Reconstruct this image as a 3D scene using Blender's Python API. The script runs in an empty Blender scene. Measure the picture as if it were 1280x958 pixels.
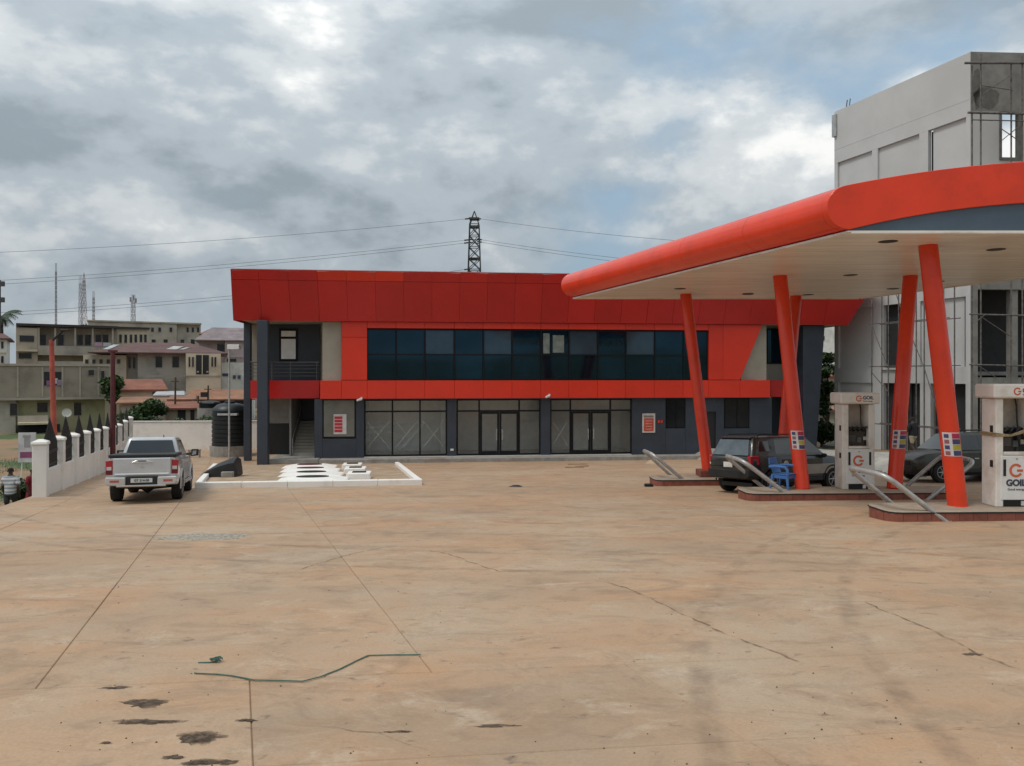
import bpy, bmesh, math, random
from mathutils import Vector, Matrix
random.seed(11)
R = math.radians
scn = bpy.context.scene
COL = scn.collection

# ------------------------------------------------------------------ camera
F, CZ, HZ = 961.0, 4.87, 470.0
cam = bpy.data.cameras.new('camera'); camo = bpy.data.objects.new('camera', cam); COL.objects.link(camo)
cam.sensor_width = 36.0; cam.lens = F / 1280 * 36; cam.shift_y = -9 / 1280
cam.clip_start = 0.1; cam.clip_end = 9000
camo.location = (0, 0, CZ); camo.rotation_euler = (R(90), 0, 0)
scn.camera = camo

# ------------------------------------------------------------------ sky and sun
SUN_EL, SUN_AZ = R(60), R(-118)      # azimuth measured from +Y towards +X
world = bpy.data.worlds.new('World'); scn.world = world; world.use_nodes = True
wn, wl = world.node_tree.nodes, world.node_tree.links
wn.clear()
def N(t, **kw):
    n = wn.new(t)
    for k, v in kw.items(): setattr(n, k, v)
    return n
def wmath(op, a, b=None, clamp=False):
    n = N('ShaderNodeMath', operation=op, use_clamp=clamp)
    for i, v in enumerate((a, b)):
        if v is None: continue
        if isinstance(v, (int, float)): n.inputs[i].default_value = v
        else: wl.new(v, n.inputs[i])
    return n.outputs[0]
def wramp(fac, stops):
    n = N('ShaderNodeValToRGB'); n.color_ramp.interpolation = 'EASE'
    e = n.color_ramp.elements
    while len(e) > 1: e.remove(e[-1])
    e[0].position = stops[0][0]; e[0].color = (*stops[0][1], 1)
    for p, c in stops[1:]:
        x = e.new(p); x.color = (*c, 1)
    wl.new(fac, n.inputs[0]); return n.outputs[0]
def wmix(f, a, b):
    n = N('ShaderNodeMix', data_type='RGBA')
    for i, v in ((0, f), (6, a), (7, b)):
        if isinstance(v, (int, float)): n.inputs[i].default_value = v
        elif isinstance(v, tuple): n.inputs[i].default_value = (*v, 1)
        else: wl.new(v, n.inputs[i])
    return n.outputs[2]
sky = N('ShaderNodeTexSky', sky_type='NISHITA'); sky.sun_disc = False
sky.sun_elevation = SUN_EL; sky.sun_rotation = SUN_AZ; sky.air_density = 1.3; sky.dust_density = 2.0
tc = N('ShaderNodeTexCoord'); sep = N('ShaderNodeSeparateXYZ'); wl.new(tc.outputs['Generated'], sep.inputs[0])
zc = wmath('MAXIMUM', sep.outputs[2], 0.0)
# billowing cloud masses: noise on the view direction, squashed so heaps are wider than tall
def cvec(dz):
    c = N('ShaderNodeCombineXYZ')
    sc_ = wmath('ADD', wmath('MULTIPLY', zc, -0.45), 1.0)          # masses overhead grow larger
    wl.new(wmath('MULTIPLY', sep.outputs[0], sc_), c.inputs[0]); wl.new(wmath('MULTIPLY', sep.outputs[1], sc_), c.inputs[1])
    wl.new(wmath('MULTIPLY', wmath('ADD', zc, dz), 1.45), c.inputs[2]); return c.outputs[0]
def noise(vec, scale, detail, rough, off, dist=0.0):
    mp = N('ShaderNodeMapping'); mp.inputs['Location'].default_value = off; wl.new(vec, mp.inputs[0])
    n = N('ShaderNodeTexNoise'); n.inputs['Scale'].default_value = scale; n.inputs['Detail'].default_value = detail
    n.inputs['Roughness'].default_value = rough; n.inputs['Distortion'].default_value = dist
    wl.new(mp.outputs[0], n.inputs['Vector']); return n.outputs['Fac']
v0, v1 = cvec(0.0), cvec(0.045)
OFF, OFB = (0.2, 11.3, 0.77), (0.7, 3.6, 1.9)
nA, nA1 = noise(v0, 1.9, 12, 0.55, OFF, 0.05), noise(v1, 1.9, 12, 0.55, OFF, 0.05)
nB = noise(v0, 1.3, 6, 0.5, OFB)
cover = wramp(nA, [(0.36, (0, 0, 0)), (0.47, (1, 1, 1))])
lit = wmath('MULTIPLY', wmath('SUBTRACT', nA, nA1), 4.2)            # tops catch light, bases stay grey
shade = wmath('ADD', wmath('ADD', lit, 0.44), wmath('MULTIPLY', wmath('SUBTRACT', nB, 0.5), 1.5), True)
cloudc = wramp(shade, [(0.05, (2.5, 2.95, 3.3)), (0.38, (3.6, 4.1, 4.5)), (0.60, (5.0, 5.35, 5.55)), (0.86, (7.6, 7.65, 7.5))])
bluec = wmix(0.80, sky.outputs[0], (2.7, 3.75, 4.75))
skyc = wmix(cover, bluec, cloudc)
# an overcast sky is brighter towards the zenith
gain = wmath('ADD', wmath('MULTIPLY', zc, 0.9), 0.86)
vm = N('ShaderNodeVectorMath', operation='SCALE'); wl.new(skyc, vm.inputs[0]); wl.new(gain, vm.inputs['Scale'])
bg = N('ShaderNodeBackground'); bg.inputs[1].default_value = 0.10; wl.new(vm.outputs[0], bg.inputs[0])
wo = N('ShaderNodeOutputWorld'); wl.new(bg.outputs[0], wo.inputs[0])

sun = bpy.data.lights.new('sun', 'SUN'); sun.energy = 1.5; sun.angle = R(16); sun.color = (1, 0.95, 0.87)
suno = bpy.data.objects.new('sun', sun); COL.objects.link(suno)
sdir = Vector((math.sin(SUN_AZ) * math.cos(SUN_EL), math.cos(SUN_AZ) * math.cos(SUN_EL), math.sin(SUN_EL)))
suno.rotation_euler = sdir.to_track_quat('Z', 'Y').to_euler(); suno.location = (-60, -30, 90)
vs = scn.view_settings; vs.view_transform = 'Standard'; vs.look = 'None'; vs.gamma = 1.0; vs.exposure = 0.22
vs.use_curve_mapping = False
scn.cycles.max_bounces = 8; scn.cycles.transparent_max_bounces = 12

# ------------------------------------------------------------------ materials
MATS = {}
def mat(name, col, rough=0.6, var=0.12, scale=3.0, bump=0.0, bscale=40.0, metal=0.0, spec=0.5, col2=None, coat=0.0, stretch=None, rnd=0.0, dirt=None, dscale=0.8, dlo=0.52, dhi=0.72):
    if name in MATS: return MATS[name]
    m = bpy.data.materials.new(name); m.use_nodes = True; nt = m.node_tree; n, l = nt.nodes, nt.links
    b = n['Principled BSDF']
    b.inputs['Roughness'].default_value = rough; b.inputs['Metallic'].default_value = metal
    b.inputs['Specular IOR Level'].default_value = spec; b.inputs['Coat Weight'].default_value = coat
    g = n.new('ShaderNodeNewGeometry'); vec = g.outputs['Position']
    if stretch:
        mp = n.new('ShaderNodeMapping'); mp.inputs['Scale'].default_value = stretch; l.new(vec, mp.inputs[0]); vec = mp.outputs[0]
    t = n.new('ShaderNodeTexNoise'); t.inputs['Scale'].default_value = scale; t.inputs['Detail'].default_value = 7; t.inputs['Roughness'].default_value = 0.62
    l.new(vec, t.inputs['Vector'])
    mx = n.new('ShaderNodeMix'); mx.data_type = 'RGBA'
    c2 = col2 or tuple(c * (1 - 2 * var) for c in col)
    c1 = col if col2 else tuple(min(1, c * (1 + var)) for c in col)
    mx.inputs[6].default_value = (*c1, 1); mx.inputs[7].default_value = (*c2, 1)
    rp = n.new('ShaderNodeMapRange'); rp.inputs[1].default_value = 0.3; rp.inputs[2].default_value = 0.7
    l.new(t.outputs['Fac'], rp.inputs[0]); l.new(rp.outputs[0], mx.inputs[0])
    out = mx.outputs[2]
    if dirt:
        t3 = n.new('ShaderNodeTexNoise'); t3.inputs['Scale'].default_value = dscale; t3.inputs['Detail'].default_value = 9; t3.inputs['Roughness'].default_value = 0.66
        l.new(g.outputs['Position'], t3.inputs['Vector'])
        r3 = n.new('ShaderNodeMapRange'); r3.inputs[1].default_value = dlo; r3.inputs[2].default_value = dhi; l.new(t3.outputs['Fac'], r3.inputs[0])
        m3 = n.new('ShaderNodeMix'); m3.data_type = 'RGBA'; l.new(r3.outputs[0], m3.inputs[0]); l.new(out, m3.inputs[6]); m3.inputs[7].default_value = (*dirt, 1)
        out = m3.outputs[2]
    if rnd:
        oi = n.new('ShaderNodeObjectInfo'); mr = n.new('ShaderNodeMapRange'); mr.inputs[3].default_value = 1 - rnd; mr.inputs[4].default_value = 1 + rnd
        l.new(oi.outputs['Random'], mr.inputs[0])
        vsn = n.new('ShaderNodeVectorMath'); vsn.operation = 'SCALE'; l.new(out, vsn.inputs[0]); l.new(mr.outputs[0], vsn.inputs['Scale']); out = vsn.outputs[0]
    l.new(out, b.inputs['Base Color'])
    if bump:
        t2 = n.new('ShaderNodeTexNoise'); t2.inputs['Scale'].default_value = bscale; t2.inputs['Detail'].default_value = 5
        l.new(vec, t2.inputs['Vector'])
        bp = n.new('ShaderNodeBump'); bp.inputs['Strength'].default_value = bump; bp.inputs['Distance'].default_value = 0.02
        l.new(t2.outputs['Fac'], bp.inputs['Height']); l.new(bp.outputs[0], b.inputs['Normal'])
    MATS[name] = m; return m
def glassmat(name, tint, refl=0.12, rough=0.02):
    m = bpy.data.materials.new(name); m.use_nodes = True; n, l = m.node_tree.nodes, m.node_tree.links; n.clear()
    tr = n.new('ShaderNodeBsdfTransparent'); tr.inputs[0].default_value = (*tint, 1)
    gl = n.new('ShaderNodeBsdfGlossy'); gl.inputs['Roughness'].default_value = rough; gl.inputs[0].default_value = (0.6, 0.64, 0.68, 1)
    fr = n.new('ShaderNodeFresnel'); fr.inputs[0].default_value = 1.5
    ad = n.new('ShaderNodeMath'); ad.operation = 'ADD'; ad.use_clamp = True; ad.inputs[1].default_value = refl; l.new(fr.outputs[0], ad.inputs[0])
    mx = n.new('ShaderNodeMixShader'); l.new(ad.outputs[0], mx.inputs[0]); l.new(tr.outputs[0], mx.inputs[1]); l.new(gl.outputs[0], mx.inputs[2])
    o = n.new('ShaderNodeOutputMaterial'); l.new(mx.outputs[0], o.inputs[0]); MATS[name] = m; return m

concrete = mat('forecourt_concrete', (0.475, 0.30, 0.175), 0.8, scale=0.55, col2=(0.385, 0.27, 0.178), bump=0.25, bscale=22, stretch=(0.75, 1.2, 1), rnd=0.07, dirt=(0.26, 0.185, 0.12), dscale=1.1, dlo=0.56, dhi=0.80)
def concrete_wear(m):
    n, l = m.node_tree.nodes, m.node_tree.links; b = n['Principled BSDF']
    base = b.inputs['Base Color'].links[0].from_socket
    g = n.new('ShaderNodeNewGeometry')
    def layer(base, scale, stretch, lo, hi, col, amt, rough=0.65, dist=0.0, off=(0, 0, 0)):
        mp = n.new('ShaderNodeMapping'); mp.inputs['Scale'].default_value = stretch; mp.inputs['Location'].default_value = off; mp.inputs['Rotation'].default_value = (0, 0, R(-6)); l.new(g.outputs['Position'], mp.inputs[0])
        t = n.new('ShaderNodeTexNoise'); t.inputs['Scale'].default_value = scale; t.inputs['Detail'].default_value = 8; t.inputs['Roughness'].default_value = rough; t.inputs['Distortion'].default_value = dist
        l.new(mp.outputs[0], t.inputs['Vector'])
        r = n.new('ShaderNodeMapRange'); r.inputs[1].default_value = lo; r.inputs[2].default_value = hi; r.inputs[4].default_value = amt; l.new(t.outputs['Fac'], r.inputs[0])
        x = n.new('ShaderNodeMix'); x.data_type = 'RGBA'; l.new(r.outputs[0], x.inputs[0]); l.new(base, x.inputs[6]); x.inputs[7].default_value = (*col, 1); return x.outputs[2]
    c = layer(base, 0.35, (1, 1, 1), 0.47, 0.66, (0.47, 0.37, 0.265), 0.75, off=(4, 2, 0))             # pale greyer patches
    c = layer(c, 0.5, (0.7, 1.2, 1), 0.50, 0.70, (0.50, 0.255, 0.115), 0.6, off=(11, 7, 0))            # laterite dust
    c = layer(c, 1.5, (0.85, 1.1, 1), 0.50, 0.70, (0.22, 0.148, 0.095), 0.62, 0.76, 0.8, (1, 9, 0))      # streaky soiling
    c = layer(c, 0.8, (0.6, 1.5, 1), 0.54, 0.68, (0.25, 0.168, 0.108), 0.6, 0.7, 1.2, (5, 1, 0))         # drawn-out wheel and broom marks
    c = layer(c, 1.4, (0.85, 1.1, 1), 0.57, 0.69, (0.56, 0.45, 0.335), 0.6, 0.74, 0.4, (7, 3, 0))          # scuffed light marks
    c = layer(c, 6.0, (0.8, 1.1, 1), 0.61, 0.70, (0.13, 0.088, 0.06), 0.65, 0.66, 0.5, (3, 3, 0))        # small dark spots
    sx = n.new('ShaderNodeSeparateXYZ'); l.new(g.outputs['Position'], sx.inputs[0])
    def arcmark(c, cx, cy, rad, wid, amt):      # a worn wheel track: broken band on a circle
        def mth(op, a, b_=None, c_=None):
            q = n.new('ShaderNodeMath'); q.operation = op
            for i_, v_ in enumerate((a, b_, c_)):
                if v_ is None: continue
                if isinstance(v_, (int, float)): q.inputs[i_].default_value = v_
                else: l.new(v_, q.inputs[i_])
            return q.outputs[0]
        dx, dy = mth('SUBTRACT', sx.outputs[0], cx), mth('SUBTRACT', sx.outputs[1], cy)
        d = mth('ABSOLUTE', mth('SUBTRACT', mth('SQRT', mth('ADD', mth('MULTIPLY', dx, dx), mth('MULTIPLY', dy, dy))), rad))
        t = n.new('ShaderNodeTexNoise'); t.inputs['Scale'].default_value = 2.3; t.inputs['Detail'].default_value = 8; t.inputs['Roughness'].default_value = .75; l.new(g.outputs['Position'], t.inputs['Vector'])
        r = n.new('ShaderNodeMapRange'); r.inputs[1].default_value = wid; r.inputs[2].default_value = wid * .4; r.inputs[3].default_value = 0; r.inputs[4].default_value = amt; l.new(d, r.inputs[0])
        r2 = n.new('ShaderNodeMapRange'); r2.inputs[1].default_value = .42; r2.inputs[2].default_value = .66; l.new(t.outputs['Fac'], r2.inputs[0])
        x = n.new('ShaderNodeMix'); x.data_type = 'RGBA'; l.new(mth('MULTIPLY', r.outputs[0], r2.outputs[0]), x.inputs[0]); l.new(c, x.inputs[6]); x.inputs[7].default_value = (0.16, 0.105, 0.068, 1); return x.outputs[2]
    for cx_a, cy_a, r_a in ((-4.0, -6.0, 19.5), (-4.0, -6.0, 21.1), (22.0, 2.0, 19.4), (22.0, 2.0, 20.9), (3.0, 34.0, 21.6), (3.0, 34.0, 23.1)):
        c = arcmark(c, cx_a, cy_a, r_a, 0.13, 0.55)
    c = layer(c, 40.0, (1, 1, 1), 0.35, 0.75, (0.24, 0.165, 0.105), 0.4)                                # grain
    l.new(c, b.inputs['Base Color'])
concrete_wear(concrete)
soil = mat('soil', (0.30, 0.17, 0.09), 0.95, scale=0.4, col2=(0.20, 0.15, 0.09), bump=0.5, bscale=12, dirt=(0.06, 0.10, 0.03), dscale=0.16, dlo=0.48, dhi=0.56)
joint = mat('joint_dirt', (0.25, 0.17, 0.105), 0.95, bump=0.3)
RED = mat('red_cladding', (0.68, 0.034, 0.012), 0.36, var=0.05, scale=0.6, rnd=0.05, spec=0.45)
RED_SHADE = mat('shaded_red_cladding', (0.50, 0.018, 0.016), 0.30, var=0.06, scale=0.5, rnd=0.07, spec=0.45)  # red darkened in colour for shade on leaning fascia and recessed balcony edges
ORANGE = mat('orange_red_paint', (0.76, 0.055, 0.018), 0.24, var=0.06, scale=0.7, spec=0.4, bump=0.04, bscale=3, dirt=(0.60, 0.048, 0.018), dscale=1.4, dlo=0.5, dhi=0.8)
NAVY = mat('slate_blue_cladding', (0.035, 0.045, 0.062), 0.5, var=0.12, scale=1.2, rnd=0.06)
SLATE = mat('slate_panel', (0.075, 0.11, 0.15), 0.4, var=0.1, scale=0.7)
BEIGE = mat('beige_cladding', (0.36, 0.33, 0.265), 0.6, var=0.08, scale=0.9)
BLACKF = mat('black_frame', (0.006, 0.007, 0.009), 0.45, spec=0.25)
WGLASS = mat('tinted_glass', (0.003, 0.014, 0.025), 0.06, var=0.35, scale=0.5, spec=0.8, rnd=0.5)
BLIND = mat('glass_over_blind', (0.042, 0.062, 0.082), 0.1, var=0.2, scale=0.5, spec=0.8, rnd=0.3)
CLEAR = glassmat('shop_glass', (0.97, 0.98, 0.97), 0.0)
for m_ in (WGLASS, BLIND): m_.node_tree.nodes['Principled BSDF'].inputs['Specular Tint'].default_value = (0.32, 0.6, 0.82, 1)
PLASTER = mat('interior_plaster', (0.82, 0.83, 0.82), 0.8, var=0.05)
TILE = mat('interior_floor', (0.60, 0.59, 0.56), 0.25, var=0.08)
STEP = mat('step_concrete', (0.30, 0.285, 0.26), 0.8, var=0.15, scale=2, bump=0.2, dirt=(0.2, 0.15, 0.1))
WHITEP = mat('white_paint', (0.82, 0.79, 0.74), 0.7, var=0.04, scale=1.0, bump=0.1, dirt=(0.60, 0.50, 0.39), dscale=0.9, dlo=0.54, dhi=0.82)
WHITE = mat('white_plastic', (0.72, 0.72, 0.70), 0.45, var=0.05, scale=2, dirt=(0.55, 0.5, 0.43), dscale=1.5, dlo=0.5, dhi=0.85)
CREAM = mat('pump_cream', (0.75, 0.72, 0.665), 0.5, var=0.06, scale=2, dirt=(0.45, 0.37, 0.28), dscale=1.6, dlo=0.48, dhi=0.8)
STEEL = mat('galvanised_steel', (0.46, 0.46, 0.45), 0.42, var=0.15, scale=6, metal=0.5)
DARKMET = mat('dark_metal', (0.02, 0.02, 0.022), 0.5)
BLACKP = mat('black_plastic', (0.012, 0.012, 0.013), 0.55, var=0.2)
RUBBER = mat('tyre_rubber', (0.014, 0.014, 0.014), 0.85, var=0.25, scale=8)
SOFFIT = mat('soffit_strip', (0.86, 0.80, 0.70), 0.30, var=0.12, scale=1.1, stretch=(0.35, 5.0, 1), dirt=(0.66, 0.61, 0.53), dscale=0.7, dlo=0.5, dhi=0.85)
TERRA = mat('terracotta_tile', (0.24, 0.075, 0.05), 0.55, var=0.15, scale=5, rnd=0.12)
ISLTOP = mat('island_top', (0.36, 0.29, 0.22), 0.8, var=0.12)
IRON = mat('black_iron', (0.010, 0.010, 0.011), 0.5)
GREY = mat('render_plaster', (0.52, 0.52, 0.515), 0.85, var=0.05, scale=0.35, bump=0.1, dirt=(0.48, 0.478, 0.47), dscale=0.35, dlo=0.48, dhi=0.75)
RAW = mat('raw_concrete', (0.25, 0.24, 0.22), 0.9, var=0.15, scale=1.2, bump=0.3, dirt=(0.12, 0.115, 0.105), dscale=0.5)
PATCH = mat('fresh_render', (0.15, 0.145, 0.13), 0.9, var=0.2, scale=2)
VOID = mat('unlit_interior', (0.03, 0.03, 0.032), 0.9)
RUST = mat('scaffold_rust', (0.16, 0.145, 0.135), 0.7, var=0.3, scale=5, metal=0.3)
BARK = mat('bark', (0.09, 0.065, 0.045), 0.9, var=0.3, scale=6, bump=0.4)
LEAF = mat('leaf_green', (0.055, 0.105, 0.025), 0.6, scale=1.3, col2=(0.025, 0.055, 0.018))
LEAFP = mat('palm_leaf', (0.045, 0.075, 0.03), 0.6, scale=1.3, col2=(0.02, 0.04, 0.018))
SKIN = mat('dark_skin', (0.055, 0.03, 0.02), 0.6)
POSTERR = mat('poster_red', (0.50, 0.03, 0.05), 0.5, var=0.15, scale=12)

# ------------------------------------------------------------------ mesh helpers
class MB:
    def __init__(s): s.v = []; s.f = []
    def quad(s, *p):
        b = len(s.v); s.v += [tuple(q) for q in p]; s.f.append(tuple(range(b, b + len(p)))); return s
    def box(s, x0, x1, y0, y1, z0, z1):
        b = len(s.v)
        s.v += [(x, y, z) for z in (z0, z1) for y in (y0, y1) for x in (x0, x1)]
        s.f += [tuple(b + i for i in q) for q in ((0, 2, 3, 1), (4, 5, 7, 6), (0, 1, 5, 4), (2, 6, 7, 3), (0, 4, 6, 2), (1, 3, 7, 5))]
        return s
    def hexa(s, p):      # eight points: bottom four (ring), top four (ring)
        b = len(s.v); s.v += [tuple(q) for q in p]
        s.f += [tuple(b + i for i in q) for q in ((3, 2, 1, 0), (4, 5, 6, 7), (0, 1, 5, 4), (1, 2, 6, 5), (2, 3, 7, 6), (3, 0, 4, 7))]
        return s
    def loft(s, rings, caps=True, closed=True):
        b = len(s.v); n = len(rings[0])
        for r in rings: s.v += [tuple(p) for p in r]
        for i in range(len(rings) - 1):
            for j in range(n if closed else n - 1):
                k = (j + 1) % n
                s.f.append((b + i * n + j, b + i * n + k, b + (i + 1) * n + k, b + (i + 1) * n + j))
        if caps:
            s.f.append(tuple(b + j for j in reversed(range(n)))); e = b + (len(rings) - 1) * n; s.f.append(tuple(e + j for j in range(n)))
        return s
    def prism(s, poly, off):
        o = Vector(off); return s.loft([[Vector(p) for p in poly], [Vector(p) + o for p in poly]])
    def cyl(s, p0, p1, r0, r1=None, n=10, caps=True):
        return s.tube([p0, p1], [r0, r0 if r1 is None else r1], n, caps)
    def tube(s, path, r, n=8, caps=True):
        path = [Vector(p) for p in path]; rr = r if isinstance(r, (list, tuple)) else [r] * len(path)
        rings = []; t0 = (path[1] - path[0]).normalized()
        up = Vector((0, 0, 1)) if abs(t0.z) < 0.9 else Vector((1, 0, 0))
        a = t0.cross(up).normalized()
        for i, p in enumerate(path):
            if i == 0: t = path[1] - path[0]
            elif i == len(path) - 1: t = path[-1] - path[-2]
            else: t = (path[i + 1] - p).normalized() + (p - path[i - 1]).normalized()
            t.normalize(); a = (a - t * a.dot(t)).normalized(); c = t.cross(a)
            rings.append([p + (a * math.cos(2 * math.pi * j / n) + c * math.sin(2 * math.pi * j / n)) * rr[i] for j in range(n)])
        return s.loft(rings, caps)
    def lathe(s, prof, n=20, c=(0, 0, 0), axis='z', caps=True):
        rings = []
        for r, h in prof:
            ring = []
            for j in range(n):
                a = 2 * math.pi * j / n; x, y = r * math.cos(a), r * math.sin(a)
                p = (x, y, h) if axis == 'z' else ((x, h, y) if axis == 'y' else (h, x, y))
                ring.append((p[0] + c[0], p[1] + c[1], p[2] + c[2]))
            rings.append(ring)
        return s.loft(rings, caps)
    def build(s, name, m, parent=None, smooth=False, bevel=0.0, seg=1, loc=None, rot=None):
        me = bpy.data.meshes.new(name); me.from_pydata(s.v, [], s.f)
        bm = bmesh.new(); bm.from_mesh(me); bmesh.ops.recalc_face_normals(bm, faces=bm.faces); bm.to_mesh(me); bm.free()
        me.materials.append(m)
        if smooth:
            me.polygons.foreach_set('use_smooth', [True] * len(me.polygons))
            me.set_sharp_from_angle(angle=R(40))
        o = bpy.data.objects.new(name, me); COL.objects.link(o)
        if parent: o.parent = parent
        if loc: o.location = loc
        if rot: o.rotation_euler = rot
        if bevel:
            md = o.modifiers.new('bevel', 'BEVEL'); md.width = bevel; md.segments = seg; md.limit_method = 'ANGLE'
        return o
def tag(o, label=None, cat=None, group=None, kind=None):
    if label: o['label'] = label
    if cat: o['category'] = cat
    if group: o['group'] = group
    if kind: o['kind'] = kind
    return o
def thing(name, label, cat, loc=(0, 0, 0), rz=0.0, group=None):
    o = bpy.data.objects.new(name, None); COL.objects.link(o); o.location = loc; o.rotation_euler = (0, 0, rz)
    return tag(o, label, cat, group)
def copy_tree(o, parent=None):
    c = o.copy(); COL.objects.link(c)
    if parent: c.parent = parent
    for ch in list(o.children): copy_tree(ch, c)
    return c
def box(name, m, parent, x0, x1, y0, y1, z0, z1, bevel=0.0):
    return MB().box(x0, x1, y0, y1, z0, z1).build(name, m, parent, bevel=bevel)
def text(s, size, m, parent, mw, name='lettering', extr=0.003, align='CENTER', bold=0.0):
    cu = bpy.data.curves.new('t', 'FONT'); cu.body = s; cu.size = size; cu.extrude = extr; cu.align_x = align; cu.offset = bold
    to = bpy.data.objects.new('t', cu); COL.objects.link(to); bpy.context.view_layer.update()
    me = bpy.data.meshes.new_from_object(to.evaluated_get(bpy.context.evaluated_depsgraph_get()))
    bpy.data.objects.remove(to); bpy.data.curves.remove(cu)
    me.materials.clear(); me.materials.append(m)
    o = bpy.data.objects.new(name, me); COL.objects.link(o); o.parent = parent; o.matrix_local = mw
    return o
FACING = Matrix(((1, 0, 0, 0), (0, 0, -1, 0), (0, 1, 0, 0), (0, 0, 0, 1)))   # text plane turned to face -y
def facing(x, y, z): return Matrix.Translation((x, y, z)) @ FACING

# ------------------------------------------------------------------ site geometry
AX = 0.355; SK = 0.1086                 # skewed site axes: o = X + AX*Y (columns), v = Y - SK*X (courses)
def ov(o, v):
    x = (o - AX * v) / (1 + AX * SK); return x, v + SK * x
def gz(x, y): return max(0.0, 2.75 * (1 - (y - SK * x) / 44.0))
def G(px, py, dz=0.0):                  # a photo pixel dropped on the sloping forecourt
    k, q = (px - 640) / F, (py - HZ) / F
    d = 2.12 / (q - 0.0625 + 0.0625 * SK * k)
    return Vector((k * d, d, gz(k * d, d) + dz))
def P(px, py, d): return Vector(((px - 640) / F * d, d, CZ - (py - HZ) / F * d))
class VP:                               # an upright plane standing at (ox, oy), turned by ang
    def __init__(s, ox, oy, ang): s.ox, s.oy, s.a = ox, oy, ang; s.c, s.s = math.cos(ang), math.sin(ang)
    def u(s, px, d=0.0):
        k = (px - 640) / F
        return (k * (s.oy + d * s.c) - s.ox + d * s.s) / (s.c - k * s.s)
    def z(s, py, px, d=0.0):
        return CZ - (py - HZ) / F * (s.oy + s.u(px, d) * s.s + d * s.c)
def smooth(t): t = min(1, max(0, t)); return t * t * (3 - 2 * t)
def terrain(x, y):
    o = x + AX * y; v = y - SK * x
    inside = gz(x, y) - 0.14
    left = 0.20 + 0.012 * max(0, y - 60) if y > 0 else 0.20
    if y < 18: left = 0.20 + (18 - y) * 0.05
    far = 0.012 * max(0, y - 70)
    if v > 60: inside = far - 0.14 + 0.14 * smooth((v - 60) / 10)
    t = smooth((-6.45 - o) / 0.6)
    z = inside * (1 - t) + left * t
    if o > 26.0 and 18 < y < 62:
        k = smooth((o - 26.0) / 1.6) * smooth((y - 20) / 8) * smooth((62 - y) / 10)
        z = z * (1 - k) + k * max(z, 1.38 - 0.07 * max(0, y - 33))
    return z

# ground sheet
def grid_vals(lo, hi, fine0, fine1, fstep, cstep):
    vals = []; x = lo
    while x < hi:
        vals.append(x); x += fstep if fine0 <= x < fine1 else cstep * (1 + 0.02 * min(abs(x - fine0), abs(x - fine1)))
    return vals + [hi]
xs = grid_vals(-2500, 2500, -28, 26, 0.35, 6); ys = grid_vals(-200, 4500, -10, 60, 0.6, 6)
me = bpy.data.meshes.new('ground')
me.from_pydata([(x, y, terrain(x, y)) for y in ys for x in xs], [], [(j * len(xs) + i, j * len(xs) + i + 1, (j + 1) * len(xs) + i + 1, (j + 1) * len(xs) + i) for j in range(len(ys) - 1) for i in range(len(xs) - 1)])
me.materials.append(soil); me.polygons.foreach_set('use_smooth', [True] * len(me.polygons))
ground = bpy.data.objects.new('ground', me); COL.objects.link(ground); tag(ground, kind='structure')

# forecourt: cast slabs, each its own piece, with open joints over a dirt bed
fore = thing('forecourt', 'sloping dusty tan concrete forecourt cast in large slabs', 'forecourt'); fore['kind'] = 'structure'
del fore['category']
bed = MB()
for v0, v1 in ((-9, 44), (44, 56)):
    p = [ov(-6.4, v0), ov(26.4, v0), ov(26.4, v1), ov(-6.4, v1)]
    bed.quad(*[(x, y, gz(x, y) - 0.013) for x, y in p])
bed.build('joint_bed', joint, fore)
courses = [-8, -5, -2, 0.5, 2.4, 3.4, 4.95, 6.65, 9.1, 11.1, 14.0, 17.0, 20, 23, 26, 29, 32, 35, 38, 41, 44, 48, 52, 56]
for ci in range(len(courses) - 1):
    v0, v1 = courses[ci], courses[ci + 1]
    off = 0.09 if v1 <= 6.7 else 1.65
    lines = [-6.38] + [off + 3.3 * i for i in range(-2, 9) if -5.6 < off + 3.3 * i < 25.5] + [26.3]
    for i in range(len(lines) - 1):
        g = 0.009 if v0 < 6 else 0.0065
        o0, o1 = lines[i] + g / 2 * random.uniform(0.6, 1.3), lines[i + 1] - g / 2 * random.uniform(0.6, 1.3)
        w0, w1 = v0 + g / 2 * random.uniform(0.3, 1.0), v1 - g / 2 * random.uniform(0.3, 1.0)
        dz = random.uniform(-0.003, 0.003); c = 0.008
        pts = []
        for (zz, k) in ((-0.12, 0), (-0.008, 0), (0.0, c)):
            for (oo, vv) in ((o0 + k, w0 + k), (o1 - k, w0 + k), (o1 - k, w1 - k), (o0 + k, w1 - k)):
                x, y = ov(oo, vv); pts.append((x, y, 2.75 * (1 - min(vv, 44) / 44) + zz + dz))
        m = MB(); m.loft([pts[0:4], pts[4:8], pts[8:12]]); m.build('slab', concrete, fore)

# ------------------------------------------------------------------ shop building
A = R(6.2); FV = VP(0, 44, A)
shop = thing('shop_building', 'long two-storey red and slate-blue filling station shop with overhanging shaded red fascia', 'building', (0, 44, 0), A)
ZS, ZT, ZB, ZW0, ZW1, ZF0, ZF1, ZTR = 0.33, 3.30, 3.60, 4.64, 7.50, 7.88, 10.56, 2.86
U = FV.u
def bx(name, m, px0, px1, d0, d1, z0, z1, parent=shop, bevel=0.0, dref=None):
    dr = d0 if dref is None else dref
    return box(name, m, parent, U(px0, dr), U(px1, dr), d0, d1, z0, z1, bevel)
uL, uR = U(303, 0), U(1050, 0)
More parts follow.
